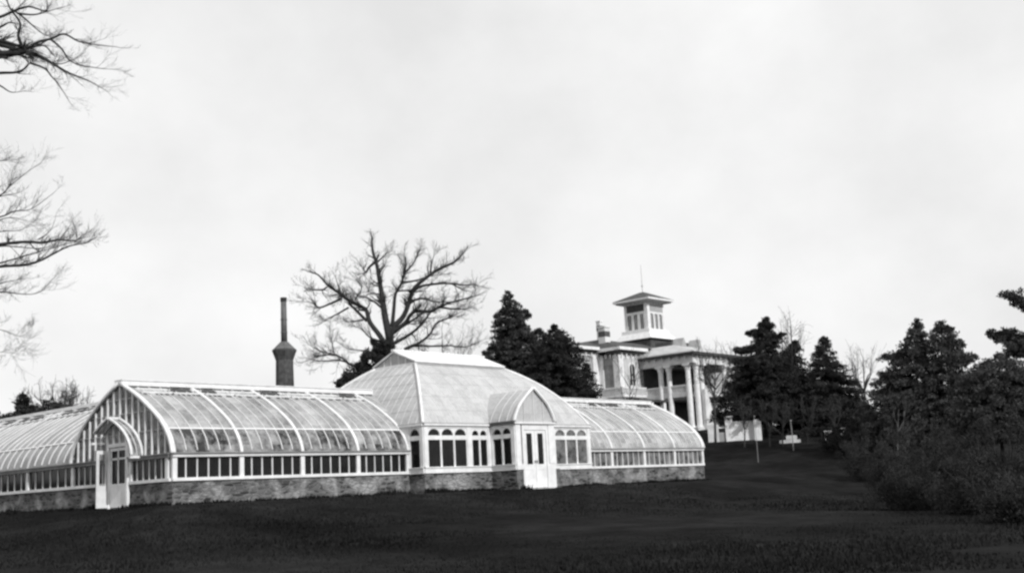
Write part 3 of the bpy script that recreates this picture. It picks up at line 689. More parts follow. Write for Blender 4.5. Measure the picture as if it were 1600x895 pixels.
# portico
PX0, PX1, PY0, PY1 = 72.0, 84.0, 23.5, 29.8
mb('portico_entablature', 'white2', (PX0-.1, PX1, PY0-.1, PY0+.5, 11.5, 12.3), (PX0-.1, PX0+.5, PY0+.5, PY1, 11.5, 12.3), (PX1-.5, PX1, PY0+.5, PY1, 11.5, 12.3))
mb('portico_cornice', 'slate', (PX0-.55, PX1+.4, PY0-.55, PY1, 12.3, 12.52)); mb('portico_cornice', 'white2', (PX0-.65, PX1+.5, PY0-.65, PY1, 12.524, 12.64))  # dark lower slab stands for the shadow line beneath the cornice
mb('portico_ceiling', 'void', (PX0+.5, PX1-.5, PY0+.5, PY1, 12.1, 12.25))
hip('portico_roof', 'offwhite', PX0-.6, PX1+.4, PY0-.6, PY1, 12.64, PX0+1.6, PX1-2, PY0+3.2, PY1, 13.7)
mb('roof_parapet', 'slate', (PX0+2.5, PX0+6.8, 27.5, 29.5, 13.3, 14.25)); 
for x in (PX0+3.0, PX0+5.8):
    b = MB(); b.quadbox([(x-.6, 26.3, 13.3), (x+.6, 26.3, 13.3), (x+.6, 27.5, 13.3), (x-.6, 27.5, 13.3), (x-.03, 26.3, 14.5), (x+.03, 26.3, 14.5), (x+.03, 27.5, 14.5), (x-.03, 27.5, 14.5)]); b.build('dormer', 'clap', mn)
mb('portico_floor', 'white2', (PX0-.2, PX1, PY0-.2, PY1, 4.2, 5.2))
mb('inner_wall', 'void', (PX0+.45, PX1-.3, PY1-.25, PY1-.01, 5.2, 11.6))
mb('balcony_beam', 'white2', (PX0+.05, PX0+.2, PY0+.9, PY1, 8.3, 8.75)); mb('balcony_rail', 'white', (PX0+.03, PX0+.2, PY0+.9, PY1, 9.35, 9.47), *[(PX0+.08, PX0+.16, PY0+1+i*.2, PY0+1.1+i*.2, 8.75, 9.35) for i in range(26)])
mb('balcony_beam', 'cream', (PX0+.7, PX1-.3, PY0+.5, PY0+.65, 8.3, 8.7)); mb('balcony_rail', 'white2', (PX0+.7, PX1-.3, PY0+.5, PY0+.65, 9.3, 9.4), *[(PX0+.75+i*.22, PX0+.86+i*.22, PY0+.54, PY0+.6, 8.7, 9.3) for i in range(48)])
mb('balcony_floor', 'cream', (PX0+.2, PX1-.3, PY0+.65, PY1, 8.3, 8.5))
def column(x, y):
    b = MB(); prof = [(5.2, .36), (5.4, .36), (5.41, .29), (8, .285), (10.9, .24), (10.95, .3), (11.1, .31), (11.3, .38)]
    for (a, r), (c_, s_) in zip(prof, prof[1:]): b.frustum((x, y), a, c_, r, s_, 16, cap=False)
    b.box(x-.4, x+.4, y-.4, y+.4, 11.3, 11.5); b.build('column', 'white', mn, False)
for x, y in ((PX0+.2, 27.5), (PX0+.2, 26.5), (PX0+.25, 24.3), (PX0+.75, PY0+.2), (PX0+1.65, PY0+.2), (PX0+5.9, PY0+.2), (PX0+6.7, PY0+.2), (PX1-.5, PY0+.2)): column(x, y)
b = MB(); b.quadbox([(72.9, 23.0, 4.6), (75.0, 23.0, 4.6), (75.0, 23.35, 4.6), (72.9, 23.35, 4.6), (73.0, 23.0, 8.9), (73.35, 23.0, 8.9), (73.35, 23.35, 8.9), (73.0, 23.35, 8.9)]); b.build('stair_wall', 'white2', mn)
# lower veranda roof seen over the greenhouse ridge
mb('veranda_roof', 'shutter', (67, 71.9, 26.6, 29.7, 7.9, 8.1)); [mb('veranda_post', 'white', q) for q in ((71.2, 71.6, 26.7, 27.1, 4.6, 7.9), (67.2, 67.5, 26.7, 27.0, 4.6, 7.9), (69.2, 69.5, 26.7, 27.0, 4.6, 7.9))]
mb('veranda_wall', 'white2', (67, 71.9, 29.1, 29.3, 4.6, 7.9))
# ================================================================== GARDEN WALL (white, behind the lawn)
a = at(1106, 687, 103); c_ = at(1192, 687, 101)
def wall_run(pa, pb, z0, z1, th, name, m, parent):
    d = Vector((pb.x-pa.x, pb.y-pa.y, 0)); L = d.length; d.normalize(); n_ = Vector((-d.y, d.x, 0))*th/2
    b = MB(); P = lambda p, z, s: (p.x+n_.x*s, p.y+n_.y*s, z)
    b.quadbox([P(pa, z0, -1), P(pb, z0, -1), P(pb, z0, 1), P(pa, z0, 1), P(pa, z1, -1), P(pb, z1, -1), P(pb, z1, 1), P(pa, z1, 1)]); return b.build(name, m, parent)
gw = thing('garden_wall', (a.x, a.y, a.z), 'low white garden wall with square piers below the mansion', 'wall')
zb = a.z-.6
p = lambda x, D=102: at(x, 687, D)
ztop = lambda y, x: at(x, y, 102).z
wall_run(p(1146), p(1189), zb, ztop(657, 1170), .3, 'wall_panel', 'white', gw)
wall_run(p(1107), p(1124), zb, ztop(663, 1115), .3, 'wall_panel', 'white2', gw)
wall_run(p(1135), p(1146), zb, ztop(652, 1140), .55, 'pier', 'white', gw)
wall_run(p(1134, 101.9), p(1147.5, 101.9), ztop(652, 1140), ztop(650, 1140), .7, 'pier_cap', 'white', gw)
wall_run(p(1180, 101.7), p(1191, 101.7), zb, ztop(655, 1185), .5, 'pier', 'white', gw)
wall_run(p(1124), p(1135), zb, ztop(675, 1130), .25, 'wall_panel', 'clap', gw)
gs = thing('garden_steps', tuple(at(1235, 688, 99)), 'pale stone garden step and slab between dark trunks', 'steps')
wall_run(at(1218, 690, 99), at(1251, 690, 99), at(1235, 692, 99).z, at(1235, 687, 99).z, 1.2, 'slab', 'white2', gs)
wall_run(at(1229, 690, 100), at(1246, 690, 100), at(1235, 692, 100).z, at(1235, 680, 100).z, .6, 'upper_step', 'offwhite', gs)
for i, (x, yt, yb_, hw, lb) in enumerate(((1295, 674, 690, 5, 'low white block left of the pair below the pointed conifer'), (1321, 669, 687, 6.5, 'taller white block right of the pair below the pointed conifer'))):
    o = thing('stone_pedestal', tuple(at(x, yb_, 98)), lb, 'pedestal', 'white pedestals below the conifers')
    wall_run(at(x-hw, yb_, 98), at(x+hw, yb_, 98), at(x, yb_+3, 98).z, at(x, yt, 98).z, .7, 'block', 'white2', o)
    wall_run(at(x-hw-1, yb_, 97.98), at(x+hw+1, yb_, 97.98), at(x, yt, 98).z, at(x, yt-1.2, 98).z, .8, 'cap', 'white', o)
# thin stakes
def stake(x, yt, yb_, D, r, lab):
    p0 = at(x+1.5, yb_, D); p0.z = ground(p0.x, p0.y); zt = at(x, yt, D).z
    o = thing('garden_stake', tuple(p0), lab, 'stake', 'pale stakes on the lawn')
    b = MB(); b.tube([(p0.x, p0.y, p0.z-.3), (p0.x+.02, p0.y, (p0.z+zt)/2), (p0.x, p0.y+.03, zt)], [r, r*.9, r*.7], 6); b.build('rod', 'beam', o)
    b = MB(); b.tube([(p0.x, p0.y, zt-.02), (p0.x, p0.y, zt+.06)], [r*1.4, r*1.2], 6); b.build('tip', 'clap', o)
stake(1183, 650, 718, 88, .026, 'tall thin pale stake standing on the lawn before the white garden wall')
stake(1238, 657, 699, 94, .045, 'short thick pale stake before the white stone slab')
# ================================================================== TREES
def limb_tree(root, D, limbs, seed, twig=(.8, 3), r_scale=1, mat_='bark', twigmat='twig', depth=.55, density=1.0, minr=.006, spread=.7, base=None, lvl=3):
    """limbs: (r_start_px, [(x,y)...]); each becomes a solid tapering limb at its own depth, then sprouts twigs"""
    rnd = random.Random(seed); mpp = D/F
    big = MB(); sm = MB(); known = []
    def grow(B, p, d, L, r, lv):
        n = 4; pts = [p]; q = p.copy(); dd = d.copy()
        for i in range(n):
            dd = (dd+Vector((rnd.gauss(0, .16), rnd.gauss(0, .16), rnd.gauss(.03, .14)))).normalized(); q = q+dd*L/n; pts.append(q.copy())
        rs = [max(minr*.7, r*(1-.75*i/n)) for i in range(n+1)]; B.tube(pts, rs, 3 if lv < 2 else 4)
        if lv > 0:
            for i in range(1, n+1):
                for k in range(1 if rnd.random() < .75 else 2):
                    e = (dd+Vector((rnd.gauss(0, spread), rnd.gauss(0, spread), rnd.gauss(.12, spread*.8)))).normalized()
                    grow(B, pts[i], e, L*rnd.uniform(.4, .7), max(minr, rs[i]*.6), lv-1)
    for r0, path in limbs:
        sx0, sy0 = path[0]; best = None
        for kx, ky, kd in known:
            q = math.hypot(kx-sx0, ky-sy0)
            if best is None or q < best[0]: best = (q, kd)
        d0 = best[1] if best and best[0] < 25 else 0.0
        g = rnd.uniform(-1, 1)*depth
        # smooth path
        P = interp(path, 4); L = 0; pts = []; last = None; ds = []
        for x, y in P:
            if last: L += math.hypot(x-last[0], y-last[1])*mpp
            last = (x, y); dd = d0+g*L+rnd.gauss(0, .05)*min(1, L); pts.append(at(x, y, D+dd)); ds.append(dd); known.append((x, y, dd))
        n = len(pts); rs = [max(minr, r0*mpp*r_scale*(1-.8*(i/(n-1)))) for i in range(n)]
        big.tube(pts, rs, 7)
        cnt = max(2, int(L*density))
        for k in range(cnt):
            t = rnd.uniform(.25, 1); i = min(n-2, int(t*(n-1)))
            d = (pts[i+1]-pts[i]).normalized(); d = (d*1.0+Vector((rnd.gauss(0, spread), rnd.gauss(0, spread), rnd.gauss(.12, spread)))).normalized()
            grow(sm, pts[i], d, rnd.uniform(*twig), max(minr, rs[i]*.5), lvl-1)
        grow(sm, pts[-1], (pts[-1]-pts[-2]).normalized(), twig[1]*.6, rs[-1], lvl-1)
    big.build('trunk', mat_, root, True); o = sm.build('crown', twigmat, root)
    return o
def z3(l): return [(470+x/3.893, 370+y/3.893) for x, y in l]
def z4(l): return [(600+x/4.712, 370+y/4.712) for x, y in l]
oak = thing('bare_tree', tuple(at(613, 775, 95)), 'big leafless spreading tree rising behind the central glass pavilion', 'tree')
OL = [
 (14, [(615, 790), (614, 700), (613, 600), (612, 560), (611, 530)]),
 (8.2, [(611, 545), (607, 520), (602, 497), (598, 470), (594, 445), (589, 415), (583, 395), (581, 376)]),
 (5.5, [(606, 545), (593, 524), (578, 503.6), (572.7, 485.6), (565, 479), (544.5, 469), (531.6, 458.6), (513.7, 447), (498, 430), (485, 425)]),
 (3.2, z3([(400, 510), (350, 460), (300, 410), (290, 385), (245, 350), (210, 240)])),
 (2.6, z3([(250, 375), (170, 410), (110, 430), (70, 400), (0, 392)])),
 (2, z3([(290, 430), (220, 470), (160, 500), (130, 522)])), (2, z3([(380, 505), (330, 512), (270, 515)])),
 (2.4, z3([(490, 430), (440, 390), (380, 365), (300, 365)])), (1.8, z3([(480, 350), (430, 345), (385, 360)])),
 (2, z3([(150, 320), (80, 322), (20, 305)])), (1.5, z3([(170, 300), (130, 330), (175, 395)])), (1.5, z3([(330, 380), (370, 310), (300, 220)])),
 (3.0, z3([(470, 800), (400, 790), (310, 780), (230, 725), (130, 720), (30, 755)])), (1.8, z3([(290, 765), (230, 750), (150, 755), (60, 745)])), (1.5, z3([(450, 700), (370, 690), (290, 680), (240, 650)])),
 (2, z3([(500, 640), (420, 610), (370, 560), (330, 545)])), (1.6, z3([(220, 720), (110, 690), (30, 640)])), (1.3, z3([(200, 700), (190, 640), (185, 600)])),
 (3, z3([(455, 150), (410, 190), (395, 215), (350, 150)])), (2, z3([(470, 150), (500, 120), (530, 90)])), (1.8, z3([(475, 220), (500, 190), (520, 150)])), (1.5, z3([(470, 300), (440, 290), (380, 230)])),
 (6, z4([(50, 720), (85, 650), (140, 590), (180, 500), (215, 390), (300, 310), (400, 240), (500, 195), (545, 160), (590, 115)])),
 (4, z4([(60, 660), (72, 540), (85, 420), (130, 340), (150, 270), (220, 190), (260, 100)])),
 (4.5, z4([(60, 710), (160, 630), (190, 580), (240, 545), (340, 550), (410, 515), (500, 480), (600, 455), (680, 432)])),
 (3, z4([(70, 700), (200, 620), (290, 560), (340, 550)])), (4, z4([(55, 790), (100, 770), (200, 710), (280, 640), (340, 560), (410, 515)])),
 (2.2, z4([(410, 515), (500, 530), (600, 530), (660, 505)])), (2.6, z4([(190, 490), (240, 460), (310, 455), (360, 475), (480, 480), (540, 465)])),
 (3, z4([(215, 400), (270, 365), (350, 350), (430, 343), (500, 345), (600, 355), (660, 350), (700, 362)])), (2, z4([(210, 395), (110, 400), (40, 440)])),
 (3.4, z4([(150, 830), (210, 800), (260, 780), (340, 715), (380, 640), (470, 600), (570, 550)])), (2.4, z4([(200, 805), (280, 800), (350, 805), (480, 800), (560, 810), (640, 800), (720, 760)])),
 (2.2, z4([(340, 280), (350, 200), (370, 130)])), (2, z4([(150, 270), (160, 200), (150, 130)])), (2.2, z4([(130, 340), (240, 320), (330, 290), (400, 280)])), (1.6, z4([(500, 345), (580, 390), (620, 400)])),
]
limb_tree(oak, 95, OL, 3, twig=(.4, 1.3), density=3.4, minr=.008, depth=.5, lvl=3, spread=.55, r_scale=.82)
# crown-building from small leaf-sized faces
def clump(B, c, r, n, rnd, s=.12, flat=.6):
    for i in range(n):
        while 1:
            q = Vector((rnd.uniform(-1, 1), rnd.uniform(-1, 1), rnd.uniform(-1, 1)))
            if q.length < 1: break
        p = c+Vector((q.x*r, q.y*r, q.z*r*flat)); a = Vector((rnd.gauss(0, 1), rnd.gauss(0, 1), rnd.gauss(0, .6))).normalized(); b_ = a.orthogonal().normalized(); b_.rotate(Matrix.Rotation(rnd.random()*6.28, 3, a))
        e = a.cross(b_); L = s*rnd.uniform(.7, 1.6); wd = L*.35
        k = len(B.v); B.v += [tuple(p-b_*wd), tuple(p+b_*wd), tuple(p+e*L)]; B.f.append((k, k+1, k+2))
def conifer(label, D, outline, ybase, xbase, seed, m='needle', group=None, name='conifer', cl=.55, dens=1.0, leaf=.16, pads=(), bough=.35, up_=.0):
    rnd = random.Random(seed); mpp = D/F
    p0 = at(xbase, ybase, D); p0.z = ground(p0.x, p0.y)
    root = thing(name, tuple(p0), label, 'tree', group)
    xt = (outline[0][1]+outline[0][2])/2; top = at(xt, outline[0][0], D)
    b = MB(); n = 7; H_ = top.z-p0.z
    pts = [Vector((p0.x+(top.x-p0.x)*t, p0.y+(top.y-p0.y)*t, p0.z-.3+(H_+.2)*t)) for t in [i/n for i in range(n+1)]]
    b.tube(pts, [max(.03, H_*.022*(1-.93*i/n)) for i in range(n+1)], 8)
    side = Vector((rt.x, rt.y, 0)); dep = Vector((math.cos(YAW), math.sin(YAW), 0)); Bc = MB()
    ys = [o[0] for o in outline]; y = ys[0]
    zb_ = 0
    while y < ys[-1]:
        # extents at y
        for (ya_, la, ra), (yb2, lb, rb) in zip(outline, outline[1:]):
            if ya_ <= y <= yb2: t = (y-ya_)/(yb2-ya_); l = la+(lb-la)*t; r = ra+(rb-ra)*t; break
        cz = at((l+r)/2, y, D); fr = (cz.z-p0.z)/H_; tx = pts[0]+(pts[-1]-pts[0])*max(0, min(1, fr))
        half = (r-l)/2*mpp*1.1; off = cz-Vector((tx.x, tx.y, cz.z)); off = side*off.dot(side)
        k = max(2, int((5+half*3.8)*dens*.5+rnd.random()))
        for i in range(k):
            a_ = rnd.random()*6.283; rr = half*(1-.0+rnd.gauss(0, .06)) if rnd.random() < .6 else half*rnd.uniform(.4, .95)
            rr = max(.1, rr-cl*.5*min(1, .45+half*.5)*.2); tip = Vector((tx.x, tx.y, cz.z))+off+side*math.cos(a_)*rr+dep*math.sin(a_)*max(rr, half*.8)*.95
            tip.z += rnd.gauss(0, .07)-bough*.15
            st_ = Vector((tx.x, tx.y, cz.z+bough*rr*.25-up_*rr)); d = tip-st_; L = d.length
            b.tube([st_, st_+d*.5+Vector((0, 0, .06*L)), tip], [max(.012, .018*L), .012, .006], 3)
            m_ = max(1, int(L/(cl*1.1)))
            for j in range(m_+1):
                t = 1-j/(m_+1)*.75; c_ = st_+d*t+Vector((0, 0, .05*L*(1-t))); q = cl*rnd.uniform(.6, 1.1)*(.75 if j == 0 else 1)*min(1, .45+half*.5)
                clump(Bc, c_, q, int(30*(q/.5)**1.5)+8, rnd, leaf, .55)
        y += (.225/mpp)*rnd.uniform(.8, 1.2)
    for x, y_, rr in pads:       # long boughs that stand out of the crown
        for q in range(2):
            c_ = at(x, y_, D+rnd.gauss(0, .5)); c_.z += q*.05; st_ = Vector((p0.x+(top.x-p0.x)*.6, p0.y+(top.y-p0.y)*.6, c_.z+.1)); b.tube([st_, (st_+c_)/2+Vector((0, 0, .1)), c_], [.04, .025, .01], 4)
            clump(Bc, c_, rr*mpp, 90, rnd, leaf, .55)
    b.build('trunk', 'bark', root, True); Bc.build('crown', m, root)
    return root
conifer('tall loose spruce standing just right of the glass pavilion roof, left of the mansion', 100, [(457, 792, 798), (466, 788, 805), (478, 784, 812), (488, 778, 822), (496, 775, 826), (512, 773, 829), (530, 773, 831), (545, 766, 831), (556, 756, 830), (585, 754, 838), (640, 752, 840)], 700, 797, 21, 'needle2', leaf=.17, cl=.5, dens=1.0, pads=[(821, 487, 5), (825, 494, 6), (776, 494, 6), (760, 552, 7), (757, 560, 7), (768, 545, 7), (790, 466, 4)])
conifer('dark dense conifer touching the left end of the mansion roof', 97, [(510, 861, 871), (517, 856, 879), (526, 850, 888), (536, 843, 898), (550, 836, 906), (570, 824, 912), (600, 815, 918), (640, 812, 925)], 700, 868, 22, 'needle', cl=.5, dens=1.4, leaf=.14)
conifer('short ragged conifer filling the gap between the tall spruce and the dark conifer', 101, [(516, 832, 846), (526, 826, 855), (545, 820, 862), (580, 812, 865), (640, 808, 870)], 700, 842, 23, 'needle2')
conifer('low dark bushy evergreen below the arched window at the mansion corner', 96, [(570, 912, 918), (582, 902, 928), (596, 896, 934), (612, 890, 938), (650, 885, 940)], 690, 915, 24, 'needle', name='evergreen_bush', cl=.4, leaf=.13, dens=1.2)
conifer('ragged topped pine with spreading boughs just right of the mansion portico', 104.5, [(497, 1192, 1199), (504, 1187, 1207), (511, 1181, 1209), (517, 1170, 1207), (521, 1168, 1206), (526, 1182, 1220), (533, 1178, 1222), (541, 1172, 1216), (545, 1152, 1212), (550, 1155, 1205), (556, 1175, 1225), (564, 1142, 1228), (580, 1143, 1240), (600, 1140, 1250), (625, 1135, 1252), (640, 1120, 1250), (655, 1122, 1250), (664, 1150, 1240)], 692, 1198, 25, 'needle', cl=.48, dens=1.5, leaf=.14, pads=[(1170, 521, 6), (1177, 518, 6), (1184, 523, 8), (1190, 507, 6), (1204, 508, 6), (1214, 526, 7), (1222, 523, 6), (1151, 546, 7), (1160, 549, 8), (1170, 549, 8), (1143, 562, 6), (1150, 566, 9), (1138, 602, 9), (1128, 625, 10), (1120, 645, 9), (1132, 650, 9)])
conifer('blunt dark conifer squeezed between the ragged topped pine and the slender pointed one', 106, [(534, 1236, 1245), (545, 1226, 1252), (560, 1220, 1252), (580, 1216, 1262), (610, 1210, 1270), (650, 1208, 1275), (668, 1215, 1270)], 692, 1240, 26, 'needle')
conifer('slender conifer with a small rounded spire, left of the far bare saplings', 105, [(529, 1281, 1291), (537, 1276, 1295), (550, 1272, 1302), (563, 1270, 1304), (568, 1268, 1306), (574, 1268, 1318), (588, 1262, 1324), (600, 1252, 1333), (625, 1250, 1345), (650, 1248, 1352), (668, 1250, 1350)], 692, 1286, 27, 'needle', dens=1.4, cl=.48, leaf=.14)
conifer('tall pointed pine with a long bough reaching left, right of the bare saplings', 88, [(501, 1429, 1435), (510, 1424, 1440), (522, 1417, 1444), (535, 1410, 1446), (546, 1407, 1448), (552, 1385, 1450), (558, 1380, 1452), (563, 1400, 1456), (572, 1392, 1460), (590, 1374, 1466), (620, 1366, 1470), (660, 1362, 1475), (690, 1365, 1475)], 705, 1432, 28, 'needle3', cl=.46, dens=1.5, leaf=.13, pads=[(1383, 557, 5), (1390, 558, 6), (1399, 558, 8), (1408, 552, 8), (1420, 530, 7), (1443, 525, 6), (1380, 585, 9), (1368, 600, 10)])
conifer('open crowned pine whose top nearly equals its pointed neighbour on the left', 87, [(502, 1467, 1474), (508, 1461, 1480), (514, 1458, 1488), (521, 1455, 1488), (528, 1456, 1486), (533, 1450, 1502), (545, 1450, 1502), (552, 1455, 1500), (557, 1460, 1525), (563, 1462, 1520), (575, 1452, 1500), (592, 1450, 1515), (620, 1448, 1520), (660, 1445, 1525), (690, 1450, 1520)], 705, 1472, 29, 'needle3', dens=1.3, cl=.46, leaf=.13, pads=[(1485, 515, 6), (1478, 512, 6), (1488, 527, 6), (1498, 534, 7), (1503, 540, 6), (1497, 548, 8), (1522, 557, 5), (1514, 563, 6), (1505, 568, 8), (1512, 590, 9)])
conifer('broad low conifer beneath the boughs entering at the right edge', 80, [(553, 1556, 1568), (560, 1548, 1572), (566, 1532, 1580), (575, 1524, 1592), (590, 1508, 1606), (615, 1498, 1620), (650, 1490, 1640), (690, 1495, 1640)], 710, 1562, 30, 'needle3', cl=.5, dens=1.3, leaf=.13)
# ivy-dark evergreen at the foot of the oak
r = thing('leaning_evergreen', tuple(at(600, 760, 84)), 'very dark leaning evergreen sloping up along the left roof edge of the glass pavilion', 'tree')
rnd = random.Random(8); B = MB(); tb = MB()
path = [(604, 770), (600, 690), (590, 620), (575, 590), (600, 545)]
tb.tube([at(x, y, 84) for x, y in path], [.4, .35, .3, .22, .1], 8)
for x, y, rr in ((536, 596, 9), (545, 588, 11), (558, 582, 12), (570, 578, 11), (582, 574, 9), (560, 595, 12), (580, 592, 14), (600, 585, 14), (575, 556, 10), (585, 560, 11), (570, 562, 7), (596, 556, 11), (606, 545, 11), (597, 538, 9), (612, 556, 9), (590, 546, 9), (583, 534, 4), (610, 566, 9), (566, 570, 6), (530, 600, 6), (560, 571, 5)):
    for k in range(8):
        c_ = at(x+rnd.gauss(0, rr*.35), y+rnd.gauss(0, rr*.35), 84+rnd.gauss(0, .8)); clump(B, c_, rr*84/F*.75, 60, rnd, .15, .8)
    q = min(((x-a_)**2+(y-b2)**2, a_, b2) for a_, b2 in ((590, 620), (575, 590), (600, 545))); tb.tube([at(q[1], q[2], 84), at(x, y, 84)], [.1, .03], 4)
tb.build('trunk', 'bark', r, True); B.build('crown', 'ivy', r)
# small bare trees
def sapling(name, label, x, yb_, yt, D, seed, halfw, r0, m='bark2', n=7, group=None, tw=(.5, 1.5), dens=1.2, cat='tree', tm='twig'):
    rnd = random.Random(seed); p0 = at(x, yb_, D); root = thing(name, (p0.x, p0.y, ground(p0.x, p0.y)), label, cat, group)
    H_ = yb_-yt; zg = root.location.z
    L = [(r0, [(x, yb_+4), (x+rnd.gauss(0, 1), yb_-H_*.3), (x+rnd.gauss(0, 2), yb_-H_*.6), (x+rnd.gauss(0, 2), yt)])]
    for i in range(n):
        f = rnd.uniform(.3, .7); s_ = rnd.choice((-1, 1)); y0 = yb_-H_*f; e = rnd.uniform(.4, 1)*halfw*s_
        L.append((r0*.5, [(x, y0), (x+e*.5, y0-H_*.12), (x+e*.85, y0-(H_*(1-f))*.5), (x+e, y0-(H_*(1-f))*rnd.uniform(.7, 1))]))
    limb_tree(root, D, L, seed, twig=tw, density=dens, minr=.012, mat_=m, twigmat=tm, depth=.4, lvl=2)
    return root
sapling('bare_tree', 'thin bare tree showing faintly above the blunt dark conifer', 1238, 690, 508, 108, 31, 18, 3, tw=(.8, 2))
sapling('bare_tree', 'pale bare saplings in the sky gap between the slender conifer and the pointed pine', 1350, 690, 560, 112, 32, 22, 2.4, tw=(.8, 2), n=9)
sapling('bare_tree', 'bare tree before the right side of the mansion portico', 1118, 688, 548, 99, 33, 26, 2.2, tw=(.5, 1.6), n=12, dens=2)
sapling('bare_tree', 'small bare tree standing before the front wing of the mansion', 985, 690, 552, 92, 34, 22, 1.4, tw=(.4, 1), n=6)
sapling('bare_sapling', 'pale barked young tree standing before the pointed pine', 1404, 726, 640, 70, 35, 12, 1.3, m='palebark', n=4)
sapling('bare_tree', 'leafless bushy treetop behind the far left ridge', 78, 720, 607, 82, 36, 40, 2, n=16, tw=(.4, 1.0), dens=3.5)
sapling('bare_tree', 'thin leafless treetop showing where the left ridge meets the glass gable', 122, 720, 615, 84, 37, 20, 1.6, n=9, tw=(.4, .9), dens=3)
conifer('low dark bush behind the far left glasshouse ridge, among bare twigs', 81, [(626, 70, 82), (634, 62, 96), (640, 30, 112), (650, 20, 122), (680, 10, 130)], 720, 80, 44, 'needle2', name='evergreen_bush', cl=.35)
conifer('small dark conifer peeking over the far left glasshouse ridge', 80, [(617, 34, 38), (626, 28, 46), (636, 20, 52), (650, 8, 58), (680, 0, 64)], 720, 36, 38, 'needle')
sapling('bare_tree', 'bare tree seen above the right end of the pavilion lantern', 690, 700, 520, 118, 39, 60, 2.2, n=12, tw=(.8, 2.2), dens=1.2)
for i, (x, lb) in enumerate(((1163, 'spindly bare sapling in front of the white garden wall'), (1203, 'spindly bare sapling just right of the white garden wall'), (1222, 'spindly bare sapling touching the left end of the pale stone slab'), (1262, 'spindly bare sapling right of the pale stone slab'), (1306, 'spindly bare sapling between the pair of white blocks'))):
    sapling('bare_sapling', lb, x, 697, 630+5*(i % 3), 97, 70+i, 12, 1.3, m='bark', n=6, tw=(.4, 1.1), dens=2)
# foreground tree at the left, trunk outside the picture
FD = 17
ft = thing('overhanging_tree', tuple(at(-160, 830, FD)), 'bare branches of a large tree reaching in at the upper left edge', 'tree')
def zz5(l): return [(x/5.592, y/5.592) for x, y in l]
def zm(l): return [(x/3.444, 240+y/3.444) for x, y in l]
FL = [
 (34, [(-175, 980), (-168, 800), (-160, 500), (-165, 250), (-150, 50), (-140, -200)]),
 (13, [(-160, 120), (-100, 62), (-40, 62), (0, 70), (35, 80), (55, 88)]),
 (4.5, [(30, 78), (59, 88), (86, 102), (105, 113), (122, 120), (143, 129), (161, 139)]),
 (8, [(-140, 70), (-60, 50), (0, 64), (30, 72), (52, 74), (75, 63)]), (7, [(-120, 110), (-50, 96), (0, 90), (25, 86), (48, 92)]), (5, [(-20, 100), (10, 82), (35, 74), (50, 66)]),
 (11, [(-60, 85), (-10, 84), (20, 84), (45, 82), (70, 92), (88, 104)]),
 (5, zz5([(-200, 660), (0, 640), (160, 630), (250, 560), (200, 480)])), (3.2, zz5([(260, 550), (390, 600), (450, 670), (510, 735), (600, 880)])),
 (4, zz5([(230, 430), (330, 370), (450, 340), (560, 300), (680, 360), (790, 385), (900, 400), (1020, 412)])), (2.8, zz5([(450, 350), (540, 430), (600, 520), (700, 570), (880, 600), (960, 605)])),
 (5, zz5([(200, 430), (160, 310), (175, 200), (80, 60), (50, -60)])), (3, zz5([(-100, 720), (0, 750), (90, 805), (170, 805)])),
 (5, zz5([(-200, 200), (0, 150), (120, 100), (250, 60), (400, 100), (410, 40)])), (4, zz5([(-200, 300), (0, 240), (80, 200), (180, 220)])), (3, zz5([(150, 120), (300, 130), (420, 100), (560, 60)])), (3, zz5([(100, 80), (200, 150), (350, 280), (450, 330)])),
 (3, zz5([(200, 440), (380, 400), (460, 480), (500, 500)])), (2.4, zz5([(330, 490), (500, 560), (620, 530), (700, 490)])),
 (6, [(-160, 420), (-80, 395), (0, 382), (38, 378), (67, 379), (90, 375), (116, 376), (125, 372)]),
 (5, [(-160, 450), (-70, 425), (0, 416.5), (38, 414), (61, 408), (81, 398), (107, 385), (135, 379), (150, 371)]),
 (3, [(-60, 425), (0, 411), (29, 402.6), (70, 391), (102, 382)]), (3, [(-160, 360), (-60, 320), (0, 307), (29, 301.5)]), (2.4, [(-40, 315), (0, 305), (14.5, 292), (38, 272), (64, 254.5)]),
 (3, [(-160, 380), (-60, 350), (0, 339), (23, 330), (49, 326.5), (84, 301.5)]), (2, [(-100, 270), (0, 251.6), (20, 251)]), (1.8, [(60, 374), (70, 368), (81, 356), (87, 339)]), (1.6, [(95, 374), (99, 366), (107, 356)]),
 (2.4, [(-30, 395), (0, 385), (30, 386), (60, 388), (95, 382)]), (2, [(-30, 372), (0, 362), (30, 360), (45, 352)]), (2, [(-20, 350), (15, 340), (40, 345)]),
 (2.6, [(-160, 500), (-60, 460), (0, 456), (20, 458), (58, 458), (84, 434.5)]), (1.8, [(-60, 460), (0, 443), (17, 439), (49, 434.5)]), (1.4, [(-160, 540), (-50, 520), (0, 515), (30, 525), (50, 515)]), (1.2, [(-160, 570), (-60, 560), (0, 550), (30, 553)]),
]
limb_tree(ft, FD, FL, 41, twig=(.1, .32), density=7, minr=.0011, depth=.35, lvl=3, spread=.45, r_scale=.55)
